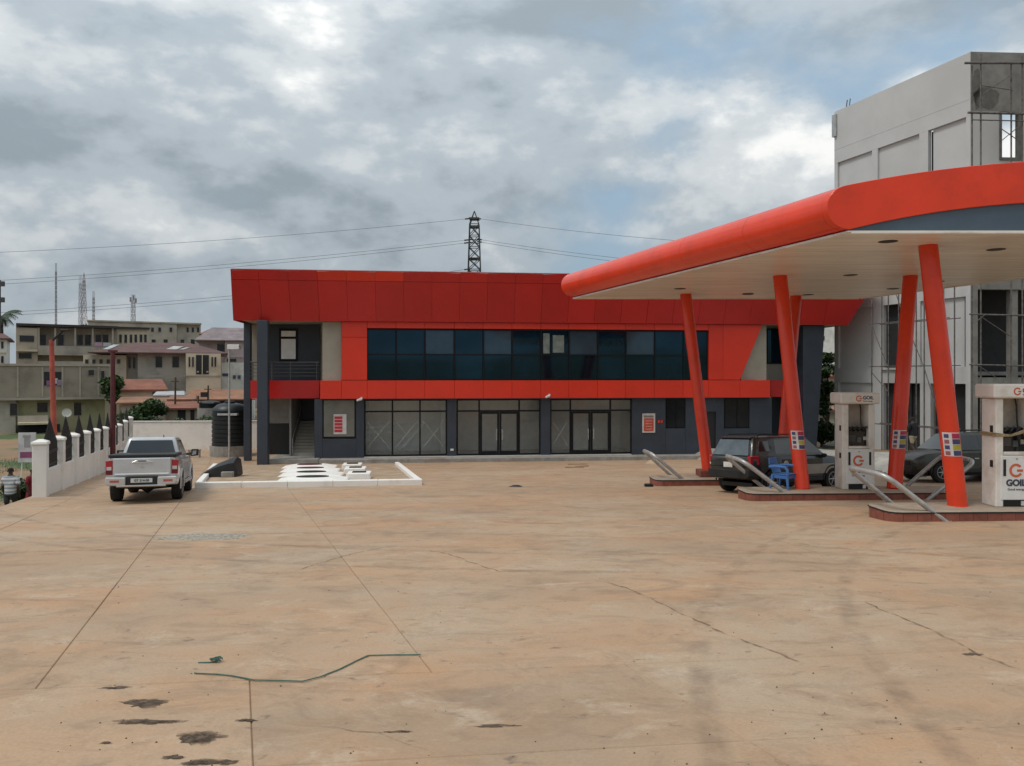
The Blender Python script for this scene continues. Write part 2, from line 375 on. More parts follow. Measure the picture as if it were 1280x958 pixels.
# roof, floor slab, rear and side walls
box('roof', RAW, shop, uL - 0.2, uR + 0.2, -0.6, 14, ZF0 + 0.35, ZF0 + 0.6)
box('floor_slab', STEP, shop, uL + 0.5, uR - 1.4, 1.0, 13.9, ZTR + 0.82, ZB + 0.55)
box('rear_wall', BEIGE, shop, uL, uR - 1.5, 13.7, 14.0, 0, ZF0 + 0.34)
box('upper_wall', BEIGE, shop, U(428), U(948), 0.25, 0.5, ZB + 0.02, ZF0 + 0.3)
box('side_wall', BEIGE, shop, U(428) + 0.0, U(428) + 0.22, 0.52, 13.6, ZB + 0.56, ZF0 + 0.3)
box('side_wall', BEIGE, shop, U(948) - 0.3, U(948) - 0.05, 0.52, 13.6, ZB + 0.56, ZF0 + 0.3)
# fascia: two rows of leaning panels along the front, one leaning end each side
dB, dT = -0.55, -1.45
def fpt(t, h):      # t along, h 0 bottom .. 1 top
    ub = U(291.5, dB) + t * (U(1060, dB) - U(291.5, dB)); ut = U(288, dT) if t < 0.01 else (U(1097, dT) if t > 0.99 else ub + 0.12 * (t - 0.3))
    return Vector((ub + (ut - ub) * h, dB + (dT - dB) * h, ZF0 + (ZF1 - ZF0) * h))
NP = 23; gp = 0.0002
for i in range(NP):
    for (h0, h1) in ((0.0, 0.795), (0.802, 1.0)):
        a, b = i / NP + gp, (i + 1) / NP - gp
        p = [fpt(a, h0), fpt(b, h0), fpt(b, h1), fpt(a, h1)]
        inn = Vector((0, 0.05, 0.016)); e = random.uniform(-0.012, 0.012)
        p = [q + Vector((0, e if j in (1, 2) else -e, 0)) for j, q in enumerate(p)]
        MB().hexa([p[0], p[1], p[1] + inn, p[0] + inn, p[3], p[2], p[2] + inn, p[3] + inn]).build('fascia_panel', RED if (i in (3, 4, 5) and h0 > 0.5) else RED_SHADE, shop)  # brighter red on three upper panels paints an orange reflection
bk = Vector((0, 0.07, 0.02))
q = [fpt(0.001, 0.004), fpt(0.999, 0.004), fpt(0.999, 0.996), fpt(0.001, 0.996)]
MB().hexa([q[0] + bk, q[1] + bk, q[1] + bk * 2, q[0] + bk * 2, q[3] + bk, q[2] + bk, q[2] + bk * 2, q[3] + bk * 2]).build('fascia_backing', RED_SHADE, shop)
for t, sg in ((0.0, 1), (1.0, -1)):
    b0, t0 = fpt(t, 0), fpt(t, 1)
    k = Vector((sg * 0.05, 0, 0)); sh = Vector((0, 0.0, 0))
    for j in range(8):
        y0, y1 = 0.004 + j * 1.85, (j + 1) * 1.85 - 0.004
        B0, B1 = b0 + Vector((0, y0, 0)), b0 + Vector((0, y1, 0)); T0, T1 = t0 + Vector((0, y0 * 1.05, 0)), t0 + Vector((0, y1 * 1.05, 0))
        MB().hexa([B0, B0 + k, B1 + k, B1, T0, T0 + k, T1 + k, T1]).build('fascia_panel', RED_SHADE, shop)
box('parapet_cap', STEEL, shop, U(288, dT) + 0.06, U(1097, dT) - 0.06, dT + 0.02, dT + 0.22, ZF1 - 0.06, ZF1 + 0.03)
box('eaves_soffit', BEIGE, shop, uL + 0.05, uR + 0.3, dB + 0.08, 13.9, ZF0 + 0.02, ZF0 + 0.10)
# red frame round the window band, panel by panel
dF = -0.35
cols = [459, 495, 531, 568, 604, 640, 676, 711, 747, 782, 818, 854, 886]
bands = [400, 427] + cols + [925, 963]
for i in range(len(bands) - 1):
    bx('red_panel', RED, bands[i] + 0.15, bands[i + 1] - 0.15, dF, 0.22, ZB, ZW0 - 0.03, bevel=0.006)
for i in range(len(cols) - 1):
    bx('red_panel', RED, cols[i] + 0.15, cols[i + 1] - 0.15, dF, 0.2, ZW1 + 0.03, ZF0 - 0.004, bevel=0.006)
for (z0, z1) in ((ZW0, 7.0), (7.012, ZF0 - 0.004)):
    bx('red_panel', RED, 427.2, 458.8, dF, 0.21, z0, z1, bevel=0.006)
ua, ub_, uc = U(886.2, dF), U(925, dF), U(953, dF)
um = ub_ + (uc - ub_) * 0.1
for (xa, xb, xc) in ((ua, U(904, dF) - 0.006, U(904, dF) - 0.006), (U(904, dF) + 0.006, ub_, uc)):
    MB().hexa([(xa, dF, ZW0), (xb, dF, ZW0), (xb, 0.2, ZW0), (xa, 0.2, ZW0), (xa, dF, ZF0 - 0.004), (xc, dF, ZF0 - 0.004), (xc, 0.2, ZF0 - 0.004), (xa, 0.2, ZF0 - 0.004)]).build('red_panel', RED, shop, bevel=0.006)
bx('band_underside', NAVY, 400, 963, dF + 0.02, 0.2, ZB - 0.03, ZB - 0.004)
# ribbon window: 12 x 2 panes in a black frame
rw = bx('ribbon_window', BLACKF, 459, 886, -0.10, 0.2, ZW0 - 0.02, ZW1 + 0.02)
zmid = 6.07
for j, zz in enumerate((ZW0 + 0.03, zmid, ZW1 - 0.03)):
    box('transom', BLACKF, rw, U(459, -.1) + 0.02, U(886, -.1) - 0.02, -0.22, -0.105, zz - 0.035, zz + 0.035)
for i in range(12):
    a, b = U(cols[i], -.1) + 0.05, U(cols[i + 1], -.1) - 0.05
    if i: box('mullion', BLACKF, rw, a - 0.085, a - 0.015, -0.215, -0.105, ZW0 + 0.07, ZW1 - 0.07)
    for (z0, z1, r) in ((ZW0 + 0.065, zmid - 0.036, 0), (zmid + 0.036, ZW1 - 0.065, 1)):
        mm = BLIND if r and i in (2, 4, 7, 9) else WGLASS
        o = MB().box(a, b, -0.15, -0.115, z0, z1).build('pane', mm, rw)
bx('painted_pane_reflection', mat('painted_pane_reflection', (0.20, 0.23, 0.20), 0.4, var=0.2), 691, 705, -0.156, -0.151, 6.2, 7.2, parent=rw, dref=-.15)  # pale panels painted as the bright see-through reflection in this pane
bx('painted_pane_reflection', mat('painted_pane_reflection', (0.20, 0.23, 0.20)), 679, 687, -0.156, -0.151, 6.15, 7.3, parent=rw, dref=-.15)
# left gallery: beige pier, recessed wall, balcony and railing
bx('beige_pier', BEIGE, 403, 427, -0.02, 1.8, ZB + 0.56, ZF0 - 0.004)
bx('gallery_wall', NAVY, 335, 400, 2.6, 2.9, ZB + 0.6, ZF0 + 0.0, dref=2.6)
bx('gallery_side_pier', BEIGE, 311, 322, 2.6, 3.0, ZB + 0.6, ZF0, dref=2.6)
wf = bx('window', BLACKF, 349, 372, 2.52, 2.6, FV.z(452, 360, 2.6), FV.z(411, 360, 2.6), dref=2.52)
bx('pane', PLASTER, 351.5, 369.5, 2.50, 2.519, FV.z(449, 360, 2.6), FV.z(424, 360, 2.6), parent=wf, dref=2.5)
bx('pane', PLASTER, 351.5, 369.5, 2.50, 2.519, FV.z(421, 360, 2.6), FV.z(414, 360, 2.6), parent=wf, dref=2.5)
bx('balcony_edge', RED_SHADE, 313, 399, 0.55, 0.95, ZB, ZW0 - 0.03, dref=0.55)
bx('balcony_floor', STEP, 313, 403, 0.96, 2.59, ZB + 0.2, ZW0 - 0.2, dref=0.96)
rail = MB()
zr = FV.z(453, 360, 0.7)
u0, u1 = U(313, 0.7), U(399, 0.7)
rail.cyl((u0, 0.7, zr), (u1, 0.7, zr), 0.035)
for k in range(1, 5): rail.cyl((u0, 0.7, ZW0 + 0.02 + k * (zr - ZW0) / 5), (u1, 0.7, ZW0 + 0.02 + k * (zr - ZW0) / 5), 0.018)
for px in (316, 340, 363, 396): rail.cyl((U(px, .7), 0.7, ZW0 - 0.05), (U(px, .7), 0.7, zr), 0.03)
rail.build('railing', mat('rail_grey', (0.12, 0.12, 0.12), 0.4, metal=0.5), shop)
# ground floor under the gallery: entry platform, stairs, dark recess
box('entry_platform', STEP, shop, U(336, -0.6), U(398, -0.6), -0.6, 6.0, 0, 0.30, 0.02)
bx('recess_wall', BLACKP, 336, 361.5, 2.2, 2.5, 0.3, 2.1, dref=2.2)  # black surface painted for the dark void of the passage
bx('recess_wall', RAW, 336, 361.5, 2.21, 2.5, 2.104, ZB, dref=2.2)
bx('stair_side_wall', RAW, 361.6, 364, 1.2, 6.0, 0.3, ZB + 0.3, dref=1.2)
for k in range(11):
    bx('stair_step', BEIGE, 363.8, 393, 1.4 + 0.28 * k, 4.6, 0.3 + 0.165 * k, 0.3 + 0.165 * (k + 1) - 0.002, dref=1.4)
bx('stair_back_wall', NAVY, 362, 396, 4.65, 4.9, 0.3, ZB + 0.3, dref=3.5)
hr = MB(); hr.tube([(U(365.5, 1.3), 1.35, 0.3), (U(365.5, 1.3), 1.35, 1.25), (U(365.5, 1.3), 4.4, 3.0)], 0.03); hr.build('handrail', STEEL, shop)
# slate-blue ground floor walls
bx('slate_wall', NAVY, 393, 403, 0.0, 0.3, 0.02, ZB - 0.04, bevel=0.01)
bx('slate_wall', NAVY, 403.05, 445, 0.0, 0.3, 0.02, FV.z(549, 425), bevel=0.01)
bx('slate_wall', NAVY, 445.05, 455, 0.0, 0.3, 0.02, ZB - 0.04, bevel=0.01)
sw = bx('shop_window', BLACKF, 403, 445, 0.06, 0.14, FV.z(548.5, 425), ZB - 0.05)
bx('pane', mat('frosted_glass', (0.17, 0.17, 0.145), 0.2, var=0.15, scale=0.7, spec=0.5), 404.8, 443, 0.04, 0.059, FV.z(546, 425), ZB - 0.1, parent=sw)
po = bx('poster', mat('poster_white', (0.6, 0.58, 0.56), 0.5), 417, 433, 0.025, 0.039, FV.z(543, 425), FV.z(518, 425), parent=sw)
for k in range(5):
    za, zb = FV.z(540.5 - k * 4.1, 425), FV.z(537.2 - k * 4.1, 425)
    bx('poster_block', POSTERR, 418, 428, 0.018, 0.024, za, zb, parent=sw)
for (a, b) in ((559, 570), (676, 688)):
    bx('slate_pier', NAVY, a, b, -0.05, 0.35, 0.02, ZB - 0.04, bevel=0.012)
ww = [(790, 832, ZB - 0.04), (857, 880, ZB - 0.04), (895, 905, ZB - 0.04), (937, 965, ZB - 0.04)]
for a, b, zt in ww: bx('slate_wall', NAVY, a, b, 0.0, 0.3, 0.02, zt, bevel=0.01)
for a, b in ((832, 857), (905, 937)):
    bx('slate_wall', NAVY, a + .05, b - .05, 0.0, 0.3, 0.02, FV.z(536, a), bevel=0.01)
    w = bx('window', BLACKF, a, b, 0.08, 0.2, FV.z(536, a), ZB - 0.04)
    m_ = (a + b) / 2
    for (c, d) in ((a + 1.2, m_ - .6), (m_ + .6, b - 1.2)): bx('pane', mat('dark_pane', (0.012, 0.014, 0.017), 0.15, spec=0.3), c, d, 0.055, 0.079, FV.z(534.5, a), ZB - 0.1, parent=w)
dr = bx('door', BLACKP, 880, 895, 0.1, 0.18, 0.3, 2.75); bx('handle', STEEL, 881.5, 882.3, 0.03, 0.099, 1.2, 1.45, parent=dr)
bx('slate_wall', NAVY, 880.05, 894.95, 0.0, 0.3, 2.76, ZB - 0.04)
# glazed shopfront bays
def bay(px0, px1, mull, door):
    fr = MB(); d0, d1 = 0.10, 0.20
    ul, ur = U(px0, d0), U(px1, d0)
    for z0, z1 in ((ZS, ZS + 0.09), (ZTR - 0.045, ZTR + 0.045), (ZB - 0.14, ZB - 0.05)): fr.box(ul + 0.08, ur - 0.08, d0 + 0.004, d1 - 0.004, z0, z1)
    for m_ in [px0] + mull + [px1]:
        uu = U(m_, d0); uu = min(max(uu, ul + 0.045), ur - 0.045); fr.box(uu - 0.045, uu + 0.045, d0, d1, ZS, ZB - 0.05)
    sf = fr.build('shopfront', BLACKF, shop)
    edges = [px0] + mull + [px1]
    for i in range(len(edges) - 1):
        a, b = U(edges[i], d0) + 0.05, U(edges[i + 1], d0) - 0.05
        box('pane', CLEAR, sf, a, b, 0.14, 0.152, ZTR + 0.05, ZB - 0.145)
        if door and i == 1:
            mid = (a + b) / 2
            for (x0, x1, hx) in ((a, mid - 0.012, mid - 0.16), (mid + 0.012, b, mid + 0.16)):
                dm = MB(); t = 0.11; z0, z1 = ZS + 0.1, ZTR - 0.05
                dm.box(x0, x0 + t, 0.05, 0.13, z0, z1).box(x1 - t, x1, 0.05, 0.13, z0, z1).box(x0 + t, x1 - t, 0.052, 0.128, z0, z0 + 0.14).box(x0 + t, x1 - t, 0.052, 0.128, z1 - 0.12, z1)
                leaf = dm.build('door', BLACKF, shop)
                box('pane', CLEAR, leaf, x0 + t, x1 - t, 0.085, 0.095, z0 + 0.14, z1 - 0.12)
                MB().tube([(hx, 0.05, 1.15), (hx, -0.03, 1.2), (hx, -0.03, 1.75), (hx, 0.05, 1.8)], 0.028).build('handle', STEEL, leaf, smooth=True)
        else:
            box('pane', CLEAR, sf, a, b, 0.14, 0.152, ZS + 0.095, ZTR - 0.05)
            if door is False or (door == 3 and i == 0):
                zc_, h, w = (ZS + ZTR) / 2 - 0.05, 0.72, (b - a) * 0.40; c = (a + b) / 2
                tp = MB()
                tp.tube([(c - w, 0.13, zc_ - h), (c + w, 0.13, zc_ + h)], 0.009, 4)
                tp.tube([(c - w, 0.125, zc_ + h), (c + (w if i != 1 else 0.1), 0.125, zc_ - (h if i != 1 else 0.1))], 0.009, 4)
                tp.build('tape_cross', mat('masking_tape', (0.5, 0.49, 0.45), 0.7), sf)
bay(455, 559, [490.5, 525], False); bay(570.5, 676, [599, 649], 2); bay(687.5, 790, [713, 763], 3)
# interior seen through the glass
iu0, iu1 = U(455.5, 0.4), U(791, 0.4)
box('shop_floor', TILE, shop, iu0, iu1, 0.21, 3.4, 0.05, ZS - 0.01)
box('interior_wall', PLASTER, shop, iu0, iu1, 3.4, 3.6, 0.05, ZB + 0.2)
box('interior_wall', PLASTER, shop, iu0 - 0.2, iu0 - 0.003, 0.4, 3.6, 0.05, ZB + 0.2)
box('interior_wall', PLASTER, shop, iu1 + 0.003, iu1 + 0.2, 0.4, 3.6, 0.05, ZB + 0.2)
for px in (564.5, 682): bx('interior_wall', PLASTER, px - 1.2, px + 1.2, 0.4, 3.39, ZS, ZB, dref=0.4)
bx('interior_column', PLASTER, 551, 560, 1.4, 1.8, ZS, ZB, dref=1.4)
box('interior_ceiling', PLASTER, shop, iu0, iu1, 0.36, 3.38, ZB + 0.01, ZB + 0.08)
# right gallery
bx('right_beige_wall', BEIGE, 926, 958, 0.02, 0.24, ZW0 - 0.02, ZF0 - 0.004)
bx('right_gallery_wall', BEIGE, 957, 1000, 2.2, 2.5, ZB + 0.6, ZF0, dref=2.2)
w = bx('window', BLACKF, 958, 979, 2.1, 2.199, FV.z(455, 968, 2.2), FV.z(411, 968, 2.2), dref=2.1)
bx('pane', WGLASS, 959.5, 977.5, 2.08, 2.099, FV.z(453.5, 968, 2.2), FV.z(412.5, 968, 2.2), parent=w, dref=2.1)
bx('right_balcony_edge', RED_SHADE, 963.3, 1004, 0.5, 0.9, ZB, ZW0 - 0.03, dref=0.5)
bx('right_balcony_floor', STEP, 963.3, 1004, 0.91, 2.19, ZB + 0.2, ZW0 - 0.2, dref=0.91)
bx('right_recess_wall', NAVY, 965, 1006, 2.3, 2.5, 0.02, ZB + 0.2, dref=2.3)
# columns: two dark ones at the left end, a leaning blade at the right
bx('column', NAVY, 321, 334.5, -1.0, -0.45, 0.02, ZF0 + 0.0, bevel=0.02)
bx('column', NAVY, 304.5, 313, 1.6, 2.0, 0.02, ZF0 + 0.01, dref=1.6, bevel=0.02)
b0, b1, t0, t1 = U(1004, 0), U(1019, 0), U(1003, 0), U(1030, 0)
MB().hexa([(b0, -0.1, 0.02), (b1, -0.1, 0.02), (b1, 3.0, 0.02), (b0, 3.0, 0.02), (t0, -0.1, ZF0), (t1, -0.1, ZF0), (t1, 3.0, ZF0), (t0, 3.0, ZF0)]).build('leaning_column', NAVY, shop, bevel=0.02)
# plinth steps and a black strip along their foot
box('plinth', STEP, shop, U(398.3, -0.9), U(965, -0.9), -0.9, 0.0 - 0.006, 0.0, ZS - 0.05, 0.02)
box('threshold', mat('pale_threshold', (0.5, 0.47, 0.42), 0.6), shop, U(455, -0.3), U(790, -0.3), -0.3, 0.21, ZS - 0.048, ZS - 0.006)
box('dark_strip', BLACKP, shop, U(400, -1.25), U(965, -1.25), -1.25, -0.91, 0.004, 0.03)
# posters and fittings on the wall
pf = bx('notice_board', mat('notice_frame', (0.55, 0.52, 0.48), 0.5), 803, 819, -0.05, -0.003, FV.z(541, 811), FV.z(517, 811))
bx('notice', mat('notice_red', (0.50, 0.07, 0.04), 0.5), 805, 817, -0.06, -0.051, FV.z(539, 811), FV.z(523, 811), parent=pf)
bx('notice_heading', mat('notice_grey', (0.2, 0.18, 0.17), 0.5), 805, 817, -0.06, -0.051, FV.z(522, 811), FV.z(519.5, 811), parent=pf)
for k in range(4): bx('notice_line', mat('notice_pale', (0.6, 0.3, 0.24), 0.5), 807, 815, -0.066, -0.061, FV.z(537 - 3.4 * k, 811), FV.z(536 - 3.4 * k, 811), parent=pf)
for px in (822.5, 826): bx('wall_marker', ORANGE, px, px + 2.2, -0.03, -0.003, FV.z(529, px), FV.z(525.5, px))
for px, py in ((452, 498), (686.5, 494)):
    u_, z_ = U(px, dF), FV.z(py, px, dF)
    cm = MB().box(u_ - 0.05, u_ + 0.05, dF - 0.08, dF - 0.003, z_ - 0.04, z_ + 0.06).build('camera_bracket', WHITE, shop)
    MB().cyl((u_, dF - 0.05, z_ - 0.05), (u_ - 0.22, dF - 0.25, z_ - 0.11), 0.07, 0.06, 10).build('camera_lens', WHITE, cm, smooth=True)
bx('socket_plate', WHITE, 563, 567, -0.075, -0.053, FV.z(563.5, 565), FV.z(561, 565))

# ------------------------------------------------------------------ canopy
S = CZ + 2.92
def cpt(e, y, z): return Vector((6.85 - 0.339 * (y - 15.6) + e, y, S + z))
WID = 10.8
Y0, Y1 = 15.6, 29.0
can = thing('canopy', 'orange-red vaulted filling station canopy with pale strip soffit over the pump islands', 'canopy')
def arc(e, lo):
    t = abs(e - WID / 2) / (WID / 2)
    return (0.05 + 0.59 * (1 - t ** 2.3)) if lo else (0.95 + 0.52 * (1 - t ** 2.1))
es = [WID * i / 30 for i in range(31)]
nose = [(-0.45 * math.sin(math.pi * k / 12), 0.50 + 0.45 * math.cos(math.pi * k / 12)) for k in range(1, 12)]
# outer skin: vault and both rounded edges, in lengths with fine joints
top = [(e, arc(e, False)) for e in es]
ring = list(reversed([(a, b) for a, b in nose])) + top + [(WID - a, b) for a, b in nose]
ring = [(0.0, 0.05)] + ring + [(WID, 0.05)]
inner = [(min(max(a, -0.36), WID + 0.36) if (a < 0 or a > WID) else a, b - 0.08 if b > 0.5 else b + 0.05) for a, b in ring]
ycuts = [Y0 + 0.16, 18.3, 21.0, 23.7, 26.4, Y1 - 0.16]
for i in range(len(ycuts) - 1):
    a, b = ycuts[i] + 0.005, ycuts[i + 1] - 0.005
    m = MB()
    loop = ring + list(reversed(inner))
    m.loft([[cpt(e, a, z) for e, z in loop], [cpt(e, b, z) for e, z in loop]])
    m.build('roof_skin', ORANGE, can, smooth=True)
for ya, yb in ((Y0, Y0 + 0.158), (Y1 - 0.158, Y1)):
    up = [(e, arc(e, False) + 0.012) for e in es]; lo = [(e, arc(e, True)) for e in es]
    nz = [(a * 1.02, b) for a, b in nose]
    loop = list(reversed(nz)) + up + [(WID - a, b) for a, b in nz] + list(reversed(lo))
    MB().loft([[cpt(e, ya, z) for e, z in loop], [cpt(e, yb, z) for e, z in loop]]).build('gable_band', ORANGE, can, smooth=True, bevel=0.01)
    n = len(es); g = MB()
    f = [cpt(e, ya + 0.05, 0.012) for e in es] + [cpt(e, ya + 0.05, arc(e, True) + 0.05) for e in reversed(es)]
    k = [p + cpt(0, ya + 0.11, 0) - cpt(0, ya + 0.05, 0) for p in f]
    g.loft([f, k]); g.build('gable_panel', SLATE, can)
sof = MB(); y = Y0 + 0.02
while y < Y1 - 0.05:
    y2 = min(y + 0.2, Y1 - 0.02); a, b = y, y2 - 0.016
    sof.hexa([cpt(-0.02, a, 0), cpt(WID + 0.02, a, 0), cpt(WID + 0.02, b, 0), cpt(-0.02, b, 0), cpt(-0.02, a, 0.03), cpt(WID + 0.02, a, 0.03), cpt(WID + 0.02, b, 0.03), cpt(-0.02, b, 0.03)]); y = y2
so = sof.build('soffit', SOFFIT, can); so['kind'] = 'stuff'
MB().hexa([cpt(.1, Y0 + .2, .036), cpt(WID - .1, Y0 + .2, .036), cpt(WID - .1, Y1 - .2, .036), cpt(.1, Y1 - .2, .036), cpt(.1, Y0 + .2, .05), cpt(WID - .1, Y0 + .2, .05), cpt(WID - .1, Y1 - .2, .05), cpt(.1, Y1 - .2, .05)]).build('soffit_backing', DARKMET, can)
for ya in (Y0 + 0.0, Y1 - 0.06):
    MB().hexa([cpt(.05, ya, -.03), cpt(WID - .05, ya, -.03), cpt(WID - .05, ya + .06, -.03), cpt(.05, ya + .06, -.03), cpt(.05, ya, .01), cpt(WID - .05, ya, .01), cpt(WID - .05, ya + .06, .01), cpt(.05, ya + .06, .01)]).build('soffit_trim', CREAM, can)
for e0 in (-0.05, WID - 0.01):
    MB().hexa([cpt(e0, Y0 + .07, -.028), cpt(e0 + .06, Y0 + .07, -.028), cpt(e0 + .06, Y1 - .07, -.028), cpt(e0, Y1 - .07, -.028), cpt(e0, Y0 + .07, .012), cpt(e0 + .06, Y0 + .07, .012), cpt(e0 + .06, Y1 - .07, .012), cpt(e0, Y1 - .07, .012)]).build('soffit_trim', CREAM, can)
for px, py in ((1110, 302), (1245, 312), (1063, 344), (1172, 352), (1116, 361), (935, 368), (1010, 368.5), (850, 361), (935, 367)):
    d = 2.92 * F / (HZ - py); c = P(px, py, d)
    MB().lathe([(0.17, -0.012), (0.20, -0.006), (0.20, 0.0)], 16, (c.x, c.y, S - 0.001)).build('downlight', BLACKP, can)

# ------------------------------------------------------------------ pump islands
def island(label, p0, length, depth=1.15, h=0.24):
    o = thing('pump_island', label, 'pump island', (p0.x, p0.y, 0), R(2.0), 'pump islands')
    z0 = gz(p0.x + length / 2, p0.y) - 0.14; zt = gz(p0.x + 1, p0.y + 0.4) + h
    r = 0.28
    def outline(k):
        pts = []
        for cx, cy, a0 in ((length - r, r, -90), (length - r, depth - r, 0), (r, depth - r, 90), (r, r, 180)):
            for j in range(4):
                a = R(a0 + j * 30); pts.append((cx + (r - k) * math.cos(a), cy + (r - k) * math.sin(a)))
        return pts
    MB().loft([[(x, y, z0) for x, y in outline(0.012)], [(x, y, zt - 0.05) for x, y in outline(0.012)]]).build('core', joint, o)
    MB().loft([[(x, y, zt - 0.049) for x, y in outline(-0.012)], [(x, y, zt - 0.02) for x, y in outline(-0.012)]]).build('edge_trim', BLACKP, o)
    MB().loft([[(x, y, zt - 0.019) for x, y in outline(0.0)], [(x, y, zt) for x, y in outline(0.02)]]).build('top_slab', ISLTOP, o)
    n = int((length - 2 * r) / 0.3); w = (length - 2 * r) / n
    tl = MB().box(0.004, w - 0.004, -0.002, 0.012, z0, zt - 0.05).build('tile', TERRA, o); tl.location = (r, 0, 0)
    for i in range(1, n):
        c = tl.copy(); COL.objects.link(c); c.parent = o; c.location = (r + i * w, 0, 0)
    m = int((depth - 2 * r) / 0.29); w2 = (depth - 2 * r) / m
    for i in range(m): MB().box(-0.002, 0.012, r + i * w2 + .004, r + (i + 1) * w2 - .004, z0, zt - 0.05).build('tile', TERRA, o)
    for cx, cy, a0 in ((length - r, r, -90), (r, r, 180)):
        f = [(cx + r * math.cos(R(a0 + t)), cy + r * math.sin(R(a0 + t))) for t in (2, 23, 45, 67, 88)]
        b = [(cx + (r - .015) * math.cos(R(a0 + t)), cy + (r - .015) * math.sin(R(a0 + t))) for t in (88, 67, 45, 23, 2)]
        MB().loft([[(x, y, z0) for x, y in f + b], [(x, y, zt - 0.05) for x, y in f + b]]).build('tile', TERRA, o)
    return o, zt
pF, pM, pB = G(1080, 652), G(920, 626), G(812, 607)
qF, qM, qB = G(1113, 653), G(936, 627), G(819, 608)      # front corners of the islands
isF, zF = island('brick-tiled pump island closest to the road with wide steel guard at its end', qF, 7.2)
isM, zM = island('middle brick-tiled pump island beside the blue plastic chair', qM, 6.0)
isB, zB = island('brick-tiled pump island closest to the shop building', qB, 6.2)

def column(label, bpx, bpy, by, tpx, tpy, zb, sticker=True, r=0.20):
    k = (bpx - 640) / F; base = Vector((k * by, by, zb - 0.01))
    d = 2.92 * F / (HZ - tpy); t = Vector(((tpx - 640) / F * d, d, S + 0.001))
    o = thing('canopy_column', label, 'column', tuple(base), 0, 'leaning canopy columns')
    t = t - base
    MB().tube([(0, 0, 0), tuple(t * 0.5), tuple(t)], r, 28).build('shaft', ORANGE, o, smooth=True)
    MB().lathe([(r + 0.012, 0.004), (r + 0.012, 0.02), (r + 0.002, 0.022)], 24).build('base_plate', ORANGE, o)
    if sticker:
        h = 1.62 - (zb - gz(base.x, base.y)); f = h / t.z; c = t * f
        vd = Vector((-base.x * 0.55, -base.y, 0)).normalized(); sx = Vector((-vd.y, vd.x, 0))
        up = t.normalized()
        def curved(x0, x1, z0, z1, rr, m, nm, par):
            g = MB(); n = 6; R0 = []; R1 = []
            for zz, ringl in ((z0, R0), (z1, R1)):
                for i in range(n + 1):
                    a = (x0 + (x1 - x0) * i / n) / r
                    ringl.append(c + up * zz + (vd * math.cos(a) + sx * math.sin(a)) * rr)
                for i in range(n, -1, -1):
                    a = (x0 + (x1 - x0) * i / n) / r
                    ringl.append(c + up * zz + (vd * math.cos(a) + sx * math.sin(a)) * (rr - 0.004))
            g.loft([R0, R1]); return g.build(nm, m, par)
        st = curved(-0.19, 0.19, -0.26, 0.26, r + 0.007, mat('sticker_white', (0.66, 0.63, 0.62), 0.5), 'safety_sticker', o)
        for i, (ccol) in enumerate(((0.05, 0.05, 0.13), (0.42, 0.36, 0.03), (0.05, 0.05, 0.14), (0.45, 0.02, 0.07))):
            curved(-0.0, 0.18, -0.245 + i * 0.125, -0.135 + i * 0.125, r + 0.010, mat('sticker_%d' % i, ccol, 0.5), 'warning_field', st)
            curved(-0.155, -0.06, -0.235 + i * 0.125, -0.15 + i * 0.125, r + 0.010, mat('icon_%d' % (i % 2), ((0.35, 0.10, 0.12), (0.06, 0.06, 0.15))[i % 2], 0.5), 'warning_icon', st)
    return o
column('leaning red column rising from the front pump island, beside the large dispenser', 1197, 633, pF.y + 0.6, 1160, 307, zF)
column('leaning red column behind the blue chair on the middle island', 1003, 611, pM.y + 0.6, 975, 345, zM)
column('red column leaning away from the dispenser on the middle island', 1118, 611, pM.y + 0.65, 1138, 345, zM)
cb = column('leaning red column on a square tiled base at the rear island', 885, 590, pB.y + 0.6, 857, 368, zB + 0.22, False)
column('red column leaning rightward behind the black car', 976, 590, pB.y + 0.7, 995, 370, zB, False)
MB().box(-0.35, 0.35, -0.35, 0.35, -0.212, 0.006).build('plinth', TERRA, cb, bevel=0.015)

def guard(label, p_near, p_far, lean, hgt):
    o = thing('bump_guard', label, 'guard rail', (0, 0, 0), 0, 'bent steel guards at the island ends')
    def leg(p):
        t = Vector((p.x + lean, p.y, p.z + hgt)); return t
    tn, tf = leg(p_near), leg(p_far); cz = (tn.z + tf.z) / 2; tn.z = tf.z = cz
    path = [p_near - Vector((0, 0, 0.03)), p_near.lerp(tn, 0.82)]
    for k in range(1, 5):
        t = k / 5; a = p_near.lerp(tn, 0.82); b = tn.lerp(tf, 0.22); path.append(a * (1 - t) ** 2 + tn * 2 * t * (1 - t) + b * t * t)
    path.append(tn.lerp(tf, 0.22)); path.append(tn.lerp(tf, 0.78))
    for k in range(1, 5):
        t = k / 5; a = tn.lerp(tf, 0.78); b = p_far.lerp(tf, 0.82); path.append(a * (1 - t) ** 2 + tf * 2 * t * (1 - t) + b * t * t)
    path += [p_far.lerp(tf, 0.82), p_far - Vector((0, 0, 0.03))]
    mid = (p_near + p_far) / 2; o.location = mid
    MB().tube([p - mid for p in path], 0.058, 12).build('bent_tube', STEEL, o, smooth=True)
    for p in (p_near, p_far): MB().lathe([(0.09, 0.002), (0.09, 0.014), (0.052, 0.016)], 14, tuple(p - mid)).build('foot_plate', STEEL, o)
    return o
def gp2(x, y): return Vector((x, y, gz(x, y)))
guard('bent steel guard at the shop-building-side end of the front island', gp2(pF.x + 1.72, pF.y - 0.08), gp2(pF.x + 1.55, pF.y + 1.33), -1.32, 1.02)
guard('bent steel guard in front of the black car, at the middle island end', gp2(pM.x + 1.6, pM.y - 0.1), gp2(pM.x + 1.5, pM.y + 1.35), -1.45, 1.12)
